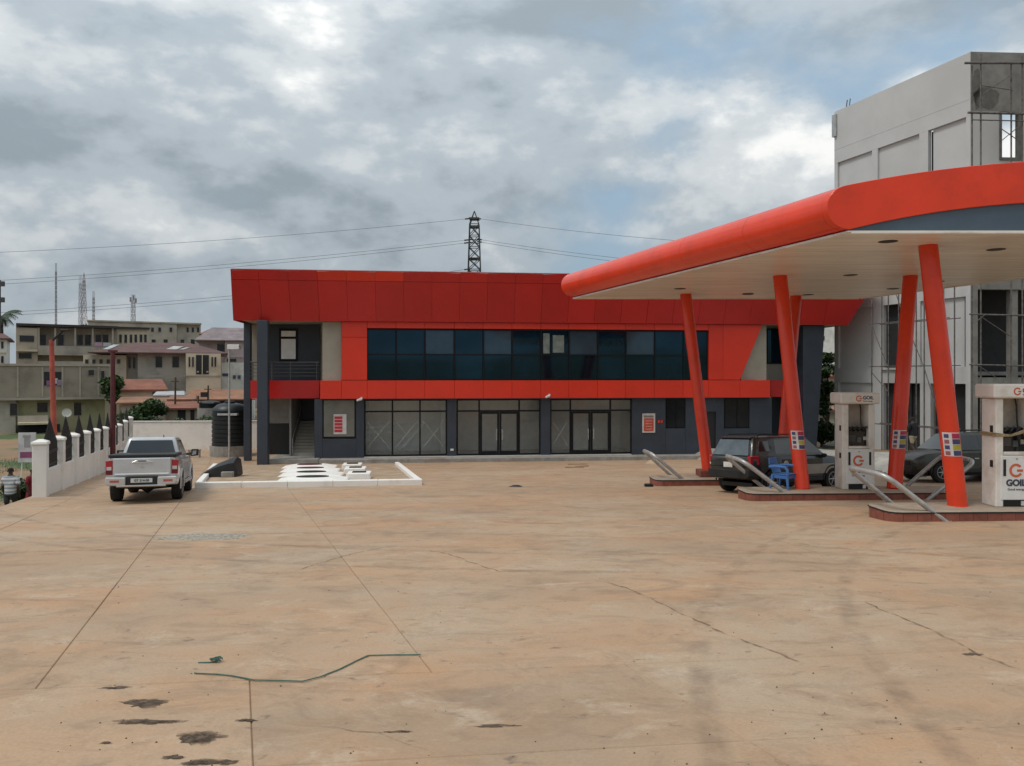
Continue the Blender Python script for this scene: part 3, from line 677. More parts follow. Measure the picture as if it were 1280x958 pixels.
guard('bent steel guard at the end of the rear island, by the shop', gp2(pB.x + 1.38, pB.y - 0.1), gp2(pB.x + 1.3, pB.y + 1.4), -1.3, 1.1)
guard('bent steel guard before the grey car, at the far end of the middle island', gp2(pM.x + 5.1, pM.y - 0.1), gp2(pM.x + 5.25, pM.y + 1.75), 1.35, 1.1)

# dispensers
LOGO = mat('logo_orange', (0.62, 0.13, 0.06), 0.5); INK = mat('logo_ink', (0.05, 0.06, 0.09), 0.5)
DISP = mat('display_screen', (0.012, 0.014, 0.018), 0.15, var=0.3, scale=6)
def logo(parent, x, y, z, r, m=LOGO):
    g = MB(); n = 22; w = r * 0.36
    for i in range(n):
        a0, a1 = R(40 + 290 * i / n), R(40 + 290 * (i + 1) / n)
        pts = [(math.cos(a0) * r, math.sin(a0) * r), (math.cos(a1) * r, math.sin(a1) * r), (math.cos(a1) * (r - w), math.sin(a1) * (r - w)), (math.cos(a0) * (r - w), math.sin(a0) * (r - w))]
        g.hexa([(x + p, y, z + q) for p, q in pts] + [(x + p, y - 0.003, z + q) for p, q in pts])
    g.hexa([(x + r * p, y, z + r * q) for p, q in ((0.15, -0.18), (1.0, -0.18), (1.0, 0.16), (0.15, 0.16))] + [(x + r * p, y - 0.003, z + r * q) for p, q in ((0.15, -0.18), (1.0, -0.18), (1.0, 0.16), (0.15, 0.16))])
    return g.build('emblem', m, parent)
def pump(label, x, y, zb, sc=1.0):
    o = thing('fuel_dispenser', label, 'fuel pump', (x, y, zb - 0.004), R(1.5), 'fuel dispensers'); o.scale = (sc, sc, sc)
    W, D = 0.9, 0.5; H = 2.62
    for sx in (0, W - 0.17):
        p = box('pillar', CREAM, o, sx, sx + 0.17, 0, D, 0, H - 0.26, 0.02)
        for z in (0.86, 1.62): box('catch', BLACKP, p, (sx - 0.006 if sx == 0 else sx + 0.12), (sx + 0.05 if sx == 0 else sx + 0.176), 0.10, 0.20, z, z + 0.15)
    cap = box('head_sign', CREAM, o, -0.10, W + 0.10, -0.10, D + 0.10, H - 0.25, H + 0.06, 0.035)
    logo(cap, W * 0.45, -0.101, H - 0.10, 0.085); text('GOIL', 0.13, INK, cap, facing(W * 0.45 + 0.11, -0.103, H - 0.12), align='LEFT', bold=0.004)
    text('Good energy', 0.05, INK, cap, facing(W * 0.45 + 0.11, -0.103, H - 0.185), align='LEFT')
    lp = box('lower_cabinet', WHITE, o, 0.172, W - 0.172, 0.03, D - 0.03, 0.16, 1.13, 0.015)
    face = MB().box(0.10, W - 0.06, -0.014, 0.03, 0.16, 1.12).build('door_panel', WHITE, lp, bevel=0.01)
    logo(face, W * 0.48, -0.015, 0.80, 0.15); text('GOIL', 0.19, INK, face, facing(W * 0.48, -0.017, 0.47), bold=0.009); text('Good energy', 0.07, INK, face, facing(W * 0.48, -0.017, 0.37))
    for sx in (0.15, W - 0.17): box('grip_slot', BLACKP, face, sx, sx + 0.06, -0.02, -0.0145, 0.68, 1.04)
    box('lock', STEEL, face, W / 2 - 0.02, W / 2 + 0.02, -0.022, -0.0145, 1.04, 1.07)
    box('base_plinth', BLACKP, o, 0.172, W - 0.172, 0.05, D - 0.05, 0.0, 0.158)
    box('base_bracket', WHITE, o, 0.58, 0.66, 0.03, 0.049, 0.03, 0.13)
    sh = box('shelf', CREAM, o, 0.172, W - 0.172, 0.0, D, 1.135, 1.20, 0.008)
    hd = box('meter_head', DISP, o, 0.172, W - 0.172, 0.14, D - 0.14, 1.203, 1.72)
    for i, (a, b, c, d) in enumerate(((0.2, 0.42, 1.32, 1.5), (0.47, 0.58, 1.30, 1.44), (0.64, 0.74, 1.36, 1.46))): box('display', mat('lcd_%d' % i, ((0.05, 0.055, 0.06), (0.09, 0.11, 0.11), (0.5, 0.5, 0.46))[i], 0.2), hd, a, b, 0.13, 0.139, c, d)
    for k in range(4):
        hx = 0.22 + k * 0.13
        MB().tube([(hx, 0.16, 1.60), (hx + 0.02, 0.05, 1.66), (hx + 0.06, 0.03, 1.74), (hx + 0.16, 0.06, 1.70)], [0.02, 0.024, 0.024, 0.013], 8).build('nozzle', BLACKP, hd, smooth=True)
        if k % 3 == 0: MB().tube([(hx, 0.17, 1.60), (hx - 0.01, 0.2, 1.9), (hx + 0.02, 0.26, 2.2), (hx, 0.28, H - 0.24)], 0.016, 6).build('hose', BLACKP, hd, smooth=True)
    box('upper_screen', mat('pump_inner', (0.40, 0.35, 0.29), 0.5, var=0.15), o, 0.172, W - 0.172, 0.34, 0.36, 1.722, H - 0.255)
    return o
d1 = pump('large white and orange fuel dispenser on the front island with rope wrapped round', 10.52, pF.y + 0.4, zF, 1.0)
d2 = pump('fuel dispenser on the middle island, next to the black car bonnet', 9.13, pM.y + 0.4, zM, 1.0)
ROPE = mat('sisal_rope', (0.34, 0.26, 0.15), 0.9, var=0.3, scale=20)
for k in range(3):
    z = 1.55 + 0.03 * k
    MB().tube([(-0.01, -0.02 + .01 * k, z), (0.3, -0.03, z - 0.02 * k), (0.62, -0.05, z + 0.08), (0.91, -0.02, z), (0.91, 0.51, z), (-0.015, 0.515, z), (-0.01, -0.02 + .01 * k, z)], 0.014, 6).build('rope', ROPE, d1)
MB().tube([(0.60, -0.06, 1.80), (0.62, -0.07, 1.62), (0.66, -0.06, 1.3), (0.62, -0.05, 1.06)], [0.03, 0.055, 0.028, 0.012], 8).build('rope_knot', ROPE, d1)
MB().tube([(0.64, -0.06, 1.62), (0.74, -0.06, 1.35), (0.78, -0.05, 1.18)], 0.016, 6).build('rope', ROPE, d1)

# ------------------------------------------------------------------ vehicles (x forward, y left, origin on the ground under the rear axle)
CARGLASS = mat('car_glass', (0.012, 0.018, 0.022), 0.05, var=0.2, spec=0.9)
SKYGLASS = mat('car_glass_pale', (0.10, 0.12, 0.13), 0.05, var=0.2, spec=0.9)  # paler base colour carries the sky reflected in the rear glass
LAMPR = mat('tail_lamp_red', (0.35, 0.012, 0.02), 0.15, coat=0.6); LAMPW = mat('lamp_clear', (0.5, 0.5, 0.5), 0.12, coat=0.6)
PLATE = mat('number_plate', (0.62, 0.62, 0.58), 0.45)
CHROME = mat('chrome', (0.6, 0.6, 0.6), 0.15, metal=1.0, var=0.02)
ALLOY = mat('alloy', (0.35, 0.35, 0.35), 0.3, metal=0.8)
def wheel(parent, x, y, r, w, side, rimr=0.62, rimmat=None):
    t = MB().lathe([(r * 0.60, -w / 2), (r * 0.93, -w / 2), (r, -w * 0.34), (r, w * 0.34), (r * 0.93, w / 2), (r * 0.60, w / 2)], 28, (0, 0, 0), 'y').build('wheel', RUBBER, parent, smooth=True, loc=(x, y, r))
    g = MB(); o = side * w / 2
    g.lathe([(r * rimr, o - side * 0.03), (r * rimr, o + side * 0.004), (r * (rimr - 0.07), o + side * 0.004), (r * (rimr - 0.09), o - side * 0.03)], 24, (0, 0, 0), 'y', caps=False)
    g.lathe([(0.01, o - side * 0.035), (r * 0.14, o - side * 0.012), (r * 0.14, o - side * 0.04)], 12, (0, 0, 0), 'y')
    for k in range(6):
        a = 2 * math.pi * k / 6
        g.tube([(0, o - side * 0.022, 0), (math.cos(a) * r * rimr * 0.95, o - side * 0.018, math.sin(a) * r * rimr * 0.95)], [0.035, 0.022], 6)
    g.build('rim', rimmat or ALLOY, t, smooth=True)
    MB().lathe([(r * rimr * 0.93, o - side * 0.075), (r * rimr * 0.93, o - side * 0.07)], 20, (0, 0, 0), 'y').build('brake_disc', DARKMET, t)
    return t
def body_loft(name, paint, parent, stations, axles, rarch, hwmax):
    rings = []
    for (x, hw, zb, zs, cr) in stations:
        half = [(0, zb), (hw * 0.86, zb), (hw * 0.97, zb + 0.10), (hw, zb + 0.22), (hw, zs - 0.26), (hw * 0.985, zs - 0.12), (hw * 0.95, zs - 0.02), (hw * 0.88, zs), (hw * 0.45, zs + cr), (0, zs + cr)]
        rings.append([(x, y, z) for y, z in half] + [(x, -y, z) for y, z in reversed(half[1:-1])])
    o = MB().loft(rings).build(name, paint, parent, smooth=True)
    o.data.materials.append(BLACKP)
    cut = MB()
    for ax in axles: cut.lathe([(rarch, -2), (rarch, 2)], 28, (ax, 0, rarch * 0.84), 'y')
    c = cut.build('cut', BLACKP); c.data.materials.clear(); c.data.materials.append(None); c.data.materials.append(BLACKP)
    c.data.polygons.foreach_set('material_index', [1] * len(c.data.polygons))
    md = o.modifiers.new('b', 'BOOLEAN'); md.object = c; md.operation = 'DIFFERENCE'; md.solver = 'EXACT'
    par = o.parent; o.parent = None
    bpy.context.view_layer.update()
    me = bpy.data.meshes.new_from_object(o.evaluated_get(bpy.context.evaluated_depsgraph_get()))
    o.modifiers.clear(); o.data = me; o.parent = par; bpy.data.objects.remove(c)
    me.set_sharp_from_angle(angle=R(35))
    bv = 0
    return o
class Cab:      # greenhouse: belt rectangle to roof rectangle, windows set on its faces
    def __init__(s, xb0, xb1, xr0, xr1, hwb, hwr, zb, zr): s.__dict__.update(locals())
    def side(s, x, t, sg, off=0.0):
        y = s.hwb + (s.hwr - s.hwb) * t + off; return (x, sg * y, s.zb + (s.zr - s.zb) * t)
    def xback(s, t): return s.xb0 + (s.xr0 - s.xb0) * t
    def xfront(s, t): return s.xb1 + (s.xr1 - s.xb1) * t
    def shell(s, paint, parent):
        rings = []
        for t, cr in ((0, 0), (0.5, 0), (0.9, 0), (0.975, 0.02), (1.0, 0.075)):
            hw = s.hwb + (s.hwr - s.hwb) * t - (cr); x0, x1 = s.xback(t) + cr * 1.2, s.xfront(t) - cr * 1.2; z = s.zb + (s.zr - s.zb) * t
            pts = [(x0, -hw * .92, z), (x0 + 0.07, -hw, z), (x1 - 0.12, -hw, z), (x1, -hw * .88, z), (x1 + .05, 0, z), (x1, hw * .88, z), (x1 - 0.12, hw, z), (x0 + 0.07, hw, z), (x0, hw * .92, z), (x0 - .03, 0, z)]
            rings.append(pts)
        return MB().loft(rings).build('cabin', paint, parent, smooth=True, bevel=0.07, seg=4)
    def side_glass(s, x0, x1, t0, t1, sg, parent, m, slope0=0, slope1=0, nm='side_window'):
        p = [s.side(x0, t0, sg, .004), s.side(x1, t0, sg, .004), s.side(x1 + slope1, t1, sg, .004), s.side(x0 + slope0, t1, sg, .004)]
        q = [(a, b - sg * 0.03, c) for a, b, c in p]
        return MB().loft([p, q]).build(nm, m, parent)
    def end_glass(s, front, t0, t1, parent, m, nm, inset=0.10):
        f = s.xfront if front else s.xback; d = 1 if front else -1; pts = []
        for t, sgn in ((t0, -1), (t0, 1), (t1, 1), (t1, -1)):
            hw = (s.hwb + (s.hwr - s.hwb) * t) * .92 - inset; pts.append((f(t) + d * 0.055, sgn * hw, s.zb + (s.zr - s.zb) * t))
        return MB().loft([pts, [(a - d * 0.06, b, c) for a, b, c in pts]]).build(nm, m, parent)
def seat_car(o, rear, heading, pitch_from_ground=True):
    hx, hy = math.cos(heading), math.sin(heading)
    z = gz(rear.x, rear.y); zf = gz(rear.x + hx * 2.8, rear.y + hy * 2.8)
    zl = gz(rear.x - hy * .8, rear.y + hx * .8); zr = gz(rear.x + hy * .8, rear.y - hx * .8)
    X = Vector((hx * 2.8, hy * 2.8, zf - z)).normalized(); Yv = Vector((-hy * 1.6, hx * 1.6, zl - zr)).normalized()
    Zv = X.cross(Yv).normalized(); Yv = Zv.cross(X)
    o.matrix_world = Matrix((( X.x, Yv.x, Zv.x, rear.x), (X.y, Yv.y, Zv.y, rear.y), (X.z, Yv.z, Zv.z, z), (0, 0, 0, 1)))
    b = o.matrix_world.to_3x3().to_4x4(); o.location = (rear.x, rear.y, z + 0.002); o.rotation_euler = b.to_euler()

def pickup(label, rear, heading):
    o = thing('pickup_truck', label, 'pickup truck')
    SIL = mat('silver_paint', (0.55, 0.56, 0.57), 0.28, metal=0.35, var=0.06, scale=2, coat=0.5)
    LOWS = mat('bumper_silver', (0.55, 0.54, 0.52), 0.32, metal=0.4, var=0.06, coat=0.3)
    b = body_loft('body', SIL, o, [(-1.17, 0.86, 0.66, 1.25, 0.0), (-1.10, 0.89, 0.52, 1.27, 0.0), (-0.5, 0.905, 0.48, 1.27, 0), (0.4, 0.905, 0.45, 1.24, 0.0), (2.2, 0.905, 0.45, 1.17, 0.0), (2.6, 0.90, 0.45, 1.15, 0.03), (3.6, 0.88, 0.45, 1.06, 0.05), (3.95, 0.78, 0.5, 0.92, 0.04), (4.02, 0.70, 0.55, 0.85, 0.0)], (0, 3.0), 0.47, 0.905)
    # tailgate with raised centre moulding and lower crease
    tg = MB().loft([[(-1.205, y, z) for y, z in ((-0.71, 0.76), (0.71, 0.76), (0.72, 0.86), (0.72, 1.24), (-0.72, 1.24), (-0.72, 0.86))], [(-1.16, y, z) for y, z in ((-0.71, 0.76), (0.71, 0.76), (0.72, 0.86), (0.72, 1.25), (-0.72, 1.25), (-0.72, 0.86))]]).build('tailgate', SIL, o, bevel=0.015)
    MB().hexa([(-1.206, -0.70, 0.84), (-1.206, 0.70, 0.84), (-1.17, 0.70, 0.84), (-1.17, -0.70, 0.84), (-1.235, -0.66, 0.80), (-1.235, 0.66, 0.80), (-1.17, 0.66, 0.79), (-1.17, -0.66, 0.79)]).build('lower_crease', SIL, tg, bevel=0.008)
    hp = [(0.27, 1.13), (0.16, 1.115), (0.0, 1.10), (-0.16, 1.115), (-0.27, 1.13), (-0.14, 1.19), (0.14, 1.19)]
    MB().loft([[(-1.235, y, z) for y, z in hp], [(-1.2, y, z + .005) for y, z in hp]]).build('handle_moulding', LOWS, tg, bevel=0.008)
    MB().box(-1.242, -1.236, -0.1, 0.1, 1.155, 1.185).build('handle', BLACKP, tg)
    for pts in ([(0, 1.05), (0.025, 1.02), (0, 0.99), (-0.025, 1.02)], [(-0.03, 1.01), (-0.008, 0.975), (-0.05, 0.975), (-0.07, 1.0)], [(0.03, 1.01), (0.008, 0.975), (0.05, 0.975), (0.07, 1.0)]):
        MB().loft([[(-1.211, y, z) for y, z in pts], [(-1.2045, y, z) for y, z in pts]]).build('emblem', CHROME, tg)
    sp = MB().box(-1.17, 0.42, -0.85, 0.85, 1.262, 1.35).build('tonneau_cover', BLACKP, o, bevel=0.02)
    for sg in (-1, 1):
        l = MB().loft([[(-1.19, sg * y, z) for y, z in ((0.735, 0.80), (0.90, 0.80), (0.91, 1.18), (0.735, 1.20))], [(-0.98, sg * y, z) for y, z in ((0.735, 0.84), (0.915, 0.84), (0.918, 1.16), (0.735, 1.20))]]).build('tail_lamp', LAMPR, o, bevel=0.012)
        MB().box(-1.197, -1.18, min(sg * 0.76, sg * 0.88), max(sg * 0.76, sg * 0.88), 0.93, 1.02).build('reversing_lens', LAMPW, l)
        MB().box(-1.198, -1.18, min(sg * 0.75, sg * 0.89), max(sg * 0.75, sg * 0.89), 0.82, 0.91).build('lamp_base', mat('lamp_dark_red', (0.10, 0.01, 0.015), 0.2), l)
        q = MB().loft([[(-1.30, sg * y, z) for y, z in ((0.40, 0.50), (0.84, 0.53), (0.88, 0.60), (0.88, 0.74), (0.40, 0.73))], [(-1.08, sg * y, z) for y, z in ((0.40, 0.48), (0.90, 0.50), (0.93, 0.58), (0.93, 0.74), (0.40, 0.74))]]).build('bumper_end', LOWS, o, bevel=0.02)
        MB().box(-1.306, -1.295, min(sg * .55, sg * .78), max(sg * .55, sg * .78), 0.60, 0.66).build('reflector', mat('reflector_red', (0.45, 0.10, 0.08), 0.3), q)
        MB().tube([(0.55, sg * 0.93, 0.46), (2.45, sg * 0.93, 0.46)], 0.05, 10).build('side_step', LOWS, o, smooth=True)
        for ax in (0, 3.0):
            wheel(o, ax, sg * 0.79, 0.385, 0.27, sg)
            arcp = [(ax + 0.50 * math.cos(R(a)), 0.40 + 0.50 * math.sin(R(a))) for a in range(-8, 189, 14)]
            arcq = [(ax + 0.455 * math.cos(R(a)), 0.40 + 0.455 * math.sin(R(a))) for a in range(188, -9, -14)]
            lp = arcp + arcq
            MB().loft([[(x, sg * 0.90, z) for x, z in lp], [(x, sg * 0.935, z) for x, z in lp]]).build('arch_flare', SIL, o, bevel=0.01)
        for (x0, x1) in ((0.52, 1.42), (1.45, 2.5)):
            dd = MB().box(x0, x1, min(sg * 0.895, sg * 0.911), max(sg * 0.895, sg * 0.911), 0.52, 1.12).build('door', SIL, o, bevel=0.006)
            MB().box(x0 + 0.08, x0 + 0.28, min(sg * 0.911, sg * 0.94), max(sg * 0.911, sg * 0.94), 0.98, 1.02).build('handle', CHROME, dd, bevel=0.01)
        MB().tube([(2.28, sg * 0.82, 1.22), (2.25, sg * 0.96, 1.24)], 0.035, 8).build('mirror_arm', BLACKP, o)
        mr = MB().loft([[(2.18, sg * y, z) for y, z in ((0.94, 1.14), (1.19, 1.16), (1.20, 1.39), (0.96, 1.39))], [(2.32, sg * y, z) for y, z in ((0.96, 1.18), (1.12, 1.2), (1.12, 1.34), (0.98, 1.34))]]).build('wing_mirror', BLACKP, o, bevel=0.03, seg=2)
        MB().loft([[(2.172, sg * y, z) for y, z in ((1.0, 1.19), (1.10, 1.21), (1.11, 1.33), (1.01, 1.33))], [(2.178, sg * y, z) for y, z in ((0.98, 1.19), (1.11, 1.21), (1.12, 1.33), (0.99, 1.33))]]).build('mirror_glass', CHROME, mr)
        MB().box(3.78, 4.0, min(sg * .5, sg * .74), max(sg * .5, sg * .74), 0.82, 0.95).build('headlight', LAMPW, o, bevel=0.02)
    MB().box(-1.255, -1.08, -0.398, 0.398, 0.52, 0.74).build('plate_recess', BLACKP, o)
    MB().box(-1.32, -1.10, -0.62, 0.62, 0.475, 0.52).build('bumper_step', CHROME, o, bevel=0.01)
    pl = MB().box(-1.268, -1.257, -0.27, 0.27, 0.585, 0.70).build('number_plate', PLATE, o)
    text('GT 264-20', 0.085, INK, pl, Matrix.Translation((-1.27, 0.0, 0.615)) @ Matrix.Rotation(R(-90), 4, 'Z') @ FACING, bold=0.003)
    MB().box(-1.0, 3.6, -0.6, 0.6, 0.42, 0.60).build('chassis', BLACKP, o)
    MB().tube([(0, -0.62, 0.385), (0, -0.15, 0.37), (0, 0, 0.33), (0, 0.15, 0.37), (0, 0.62, 0.385)], [0.05, 0.07, 0.15, 0.07, 0.05], 10).build('rear_axle', BLACKP, o, smooth=True)
    MB().lathe([(0.05, -0.3), (0.3, -0.28), (0.36, -0.13), (0.36, 0.13), (0.05, 0.15)], 16, (-0.75, 0.0, 0.5), 'y') if False else None
    cab = Cab(0.48, 2.75, 0.68, 1.92, 0.82, 0.64, 1.16, 1.79)
    c = cab.shell(SIL, o)
    rw_ = cab.end_glass(False, 0.22, 0.86, c, CARGLASS, 'rear_window', 0.05)
    cab.end_glass(True, 0.12, 0.9, c, CARGLASS, 'windscreen', 0.06)
    for sg in (-1, 1):
        cab.side_glass(0.72, 1.40, 0.12, 0.84, sg, c, CARGLASS, 0.10, 0.0); cab.side_glass(1.46, 2.45, 0.12, 0.84, sg, c, CARGLASS, 0.0, -0.5)
    MB().box(0.56, 0.60, -0.10, 0.14, 1.5, 1.62).build('headrest', BLACKP, o) if False else None
    MB().tube([(0.9, -0.3, 1.785), (0.78, -0.3, 1.86)], [0.02, 0.008], 6).build('aerial', BLACKP, o)
    seat_car(o, rear, heading); return o
tr = G(185, 629.5)
pickup('silver double-cab pickup parked by the spiked white wall, tailgate towards the forecourt', Vector((-10.5, 22.15, 0)), R(90 + 18))

def suv(name, label, rear, heading, paint, low, L, front_over, rear_over, zroof, plate=True, pale_panel=False):
    o = thing(name, label, 'car')
    wb = L - front_over - rear_over; hw = 0.90
    b = body_loft('body', paint, o, [(-rear_over, 0.70, 0.62, 1.06, 0), (-rear_over + 0.05, 0.80, 0.52, 1.12, 0), (-rear_over + 0.18, 0.87, 0.44, 1.15, 0.0), (-0.40, 0.90, 0.40, 1.15, 0), (0.6, hw, 0.36, 1.12, 0), (wb - 0.6, hw, 0.36, 1.09, 0.0), (wb - 0.1, 0.89, 0.36, 1.07, 0.04), (wb + 0.55, 0.83, 0.38, 0.99, 0.05), (wb + front_over - 0.08, 0.72, 0.42, 0.86, 0.03), (wb + front_over, 0.62, 0.48, 0.78, 0)], (0, wb), 0.43, hw)
    cab = Cab(-rear_over + 0.08, wb - 0.15, -rear_over + 0.36, wb - 0.95, 0.85, 0.66, 1.08, zroof)
    c = cab.shell(paint, o)
    cab.end_glass(False, 0.12, 0.86, c, SKYGLASS, 'rear_window', 0.06); cab.end_glass(True, 0.08, 0.9, c, CARGLASS, 'windscreen', 0.05)
    xm = wb * 0.50
    for sg in (-1, 1):
        cab.side_glass(-0.42, 0.05, 0.30, 0.78, sg, c, CARGLASS, 0.12, 0.0, 'quarter_window')
        cab.side_glass(0.26, xm - 0.05, 0.16, 0.84, sg, c, CARGLASS, 0.06, 0.0); cab.side_glass(xm + 0.05, wb - 0.40, 0.16, 0.84, sg, c, CARGLASS, 0, -0.55)
        for i, (x0, x1) in enumerate(((0.46, xm - 0.01), (xm + 0.012, wb - 0.44))):
            dd = MB().box(x0, x1, min(sg * 0.885, sg * 0.906), max(sg * 0.885, sg * 0.906), 0.46, 1.02).build('door', paint, o, bevel=0.008)
            MB().box(x0 + 0.05, x0 + 0.22, min(sg * 0.906, sg * 0.93), max(sg * 0.906, sg * 0.93), 0.80, 0.84).build('handle', LAMPW, dd, bevel=0.01)
            if pale_panel and i == 1:
                MB().box(x0 + 0.1, x1 + 0.5, min(sg * 0.907, sg * 0.912), max(sg * 0.907, sg * 0.912), 0.55, 0.84).build('pale_side_panel', mat('pale_primer', (0.42, 0.39, 0.34), 0.6), dd)
        MB().box(0.46, wb - 0.46, min(sg * 0.88, sg * 0.925), max(sg * 0.88, sg * 0.925), 0.34, 0.45).build('side_sill', low, o, bevel=0.015)
        l = MB().loft([[(-rear_over + 0.03, sg * y, z) for y, z in ((0.64, 0.84), (0.80, 0.84), (0.82, 1.13), (0.68, 1.14))], [(-rear_over + 0.32, sg * y, z) for y, z in ((0.7, 0.88), (0.91, 0.88), (0.885, 1.14), (0.70, 1.14))]]).build('tail_lamp', LAMPR, o, bevel=0.02)
        MB().box(-rear_over + 0.02, -rear_over + 0.10, min(sg * .66, sg * .78), max(sg * .66, sg * .78), 0.86, 0.92).build('reversing_lens', LAMPW, l)
        MB().loft([[(wb + front_over - 0.06, sg * y, z) for y, z in ((0.42, 0.66), (0.66, 0.66), (0.68, 0.80), (0.42, 0.78))], [(wb + front_over - 0.4, sg * y, z) for y, z in ((0.42, 0.7), (0.83, 0.70), (0.82, 0.86), (0.42, 0.84))]]).build('headlight', LAMPW, o, bevel=0.02)
        for ax in (0, wb): 
            wheel(o, ax, sg * 0.80, 0.36, 0.23, sg)
            lp = [(ax + 0.455 * math.cos(R(a)), 0.352 + 0.455 * math.sin(R(a))) for a in range(-6, 187, 14)] + [(ax + 0.405 * math.cos(R(a)), 0.352 + 0.405 * math.sin(R(a))) for a in range(186, -7, -14)]
            MB().loft([[(x, sg * 0.89, z) for x, z in lp], [(x, sg * 0.922, z) for x, z in lp]]).build('arch_flare', low, o, bevel=0.01)
        MB().loft([[(wb - 0.52, sg * y, z) for y, z in ((0.86, 1.02), (1.05, 1.03), (1.06, 1.16), (0.9, 1.16))], [(wb - 0.38, sg * y, z) for y, z in ((0.86, 1.03), (1.02, 1.05), (1.03, 1.14), (0.9, 1.14))]]).build('wing_mirror', BLACKP, o, bevel=0.03)
        MB().tube([(-0.25, sg * 0.60, zroof + 0.01), (-0.15, sg * 0.61, zroof + 0.06), (wb - 1.15, sg * 0.61, zroof + 0.06), (wb - 1.05, sg * 0.60, zroof + 0.005)], 0.018, 8).build('roof_rail', BLACKP, o, smooth=True)
    MB().loft([[(-rear_over - 0.04, y, z) for y, z in ((-0.72, 0.48), (0.72, 0.48), (0.80, 0.55), (0.80, 0.74), (-0.80, 0.74), (-0.80, 0.55))], [(-rear_over + 0.28, y, z) for y, z in ((-0.84, 0.44), (0.84, 0.44), (0.905, 0.52), (0.905, 0.74), (-0.905, 0.74), (-0.905, 0.52))]]).build('rear_bumper', low, o, bevel=0.03, seg=2)
    MB().loft([[(wb + front_over + 0.05, y, z) for y, z in ((-0.55, 0.36), (0.55, 0.36), (0.62, 0.58), (-0.62, 0.58))], [(wb + front_over - 0.4, y, z) for y, z in ((-0.80, 0.32), (0.80, 0.32), (0.86, 0.60), (-0.86, 0.60))]]).build('front_bumper', low, o, bevel=0.03, seg=2)
    MB().box(wb + front_over - 0.02, wb + front_over + 0.02, -0.4, 0.4, 0.62, 0.74).build('grille', BLACKP, o)
    MB().hexa([(-rear_over + 0.27, -.60, zroof - 0.06), (-rear_over + 0.27, .60, zroof - 0.06), (-rear_over + 0.5, .6, zroof - .03), (-rear_over + 0.5, -.6, zroof - .03), (-rear_over + 0.25, -.60, zroof - 0.03), (-rear_over + 0.25, .60, zroof - 0.03), (-rear_over + 0.5, .6, zroof + .012), (-rear_over + 0.5, -.6, zroof + .012)]).build('roof_spoiler', low, o)
    MB().box(-0.5, wb + 0.4, -0.6, 0.6, 0.22, 0.34).build('underbody', BLACKP, o)
    if plate:
        pl = MB().box(-rear_over - 0.03, -rear_over + 0.01, -0.17, 0.17, 0.80, 0.95).build('number_plate', PLATE, o)
    seat_car(o, rear, heading); return o
BLK = mat('black_car_paint', (0.018, 0.019, 0.018), 0.28, var=0.2, scale=2, coat=0.4, dirt=(0.07, 0.06, 0.05), dscale=1.5, dlo=0.5, dhi=0.85)
GRN = mat('grey_car_paint', (0.06, 0.065, 0.058), 0.35, var=0.1, metal=0.3, coat=0.3, dirt=(0.17, 0.15, 0.12), dscale=1.5, dlo=0.5, dhi=0.85)
cr_ = suv('parked_car', 'black compact SUV with pale door sill panel, parked between the middle and rear pump islands', Vector((7.12, 23.1, 0)), R(30), BLK, BLACKP, 4.32, 0.82, 0.82, 1.69, True, True)
filler = MB().lathe([(0.10, 0.0), (0.10, 0.008), (0.06, 0.008), (0.06, 0.0)], 16, (0.60, -0.916, 0.88), 'y').build('fuel_flap_ring', PLATE, cr_)
suv('parked_car', 'grey-green SUV facing the shop, parked by the unfinished building', Vector((17.4, 27.4, 0)), R(186), GRN, BLACKP, 4.5, 0.85, 0.85, 1.72, False)

# blue plastic armchair on the middle island
def chair(label, loc, rz):
    o = thing('plastic_chair', label, 'chair', loc, rz); BL = mat('blue_plastic', (0.05, 0.16, 0.42), 0.4, var=0.06)
    MB().hexa([(-.23, -.22, .39), (.23, -.25, .40), (.23, .25, .40), (-.23, .22, .39), (-.23, -.22, .415), (.24, -.25, .43), (.24, .25, .43), (-.23, .22, .415)]).build('seat', BL, o, bevel=0.01)
    MB().hexa([(-.23, -.23, .30), (.22, -.25, .30), (.22, .25, .30), (-.23, .23, .30), (-.235, -.235, .388), (.235, -.255, .388), (.235, .255, .388), (-.235, .235, .388)]).build('seat_apron', BL, o)
    bk = MB().hexa([(-.22, -.21, .43), (-.20, -.21, .43), (-.20, .21, .43), (-.22, .21, .43), (-.33, -.23, .66), (-.31, -.23, .66), (-.31, .23, .66), (-.33, .23, .66)]).build('backrest', BL, o)
    MB().hexa([(-.336, -.23, .675), (-.316, -.23, .675), (-.316, .23, .675), (-.336, .23, .675), (-.36, -.19, .84), (-.34, -.19, .84), (-.34, .19, .84), (-.36, .19, .84)]).build('top_rail', BL, bk)
    for sg in (-1, 1):
        MB().tube([(-.30, sg * .25, .60), (-.1, sg * .28, .63), (.18, sg * .28, .63), (.24, sg * .27, .56), (.24, sg * .25, .40)], 0.042, 8).build('armrest', BL, o, smooth=True)
        for x, dx in ((.21, .05), (-.21, -.07)): MB().tube([(x, sg * .22, .40), (x + dx, sg * .26, 0.0)], [0.045, 0.03], 8).build('leg', BL, o)
    return o
chair('blue plastic armchair standing on the middle pump island', ((978 - 640) / F * (pM.y + 0.75), pM.y + 0.62, zM), R(-48))

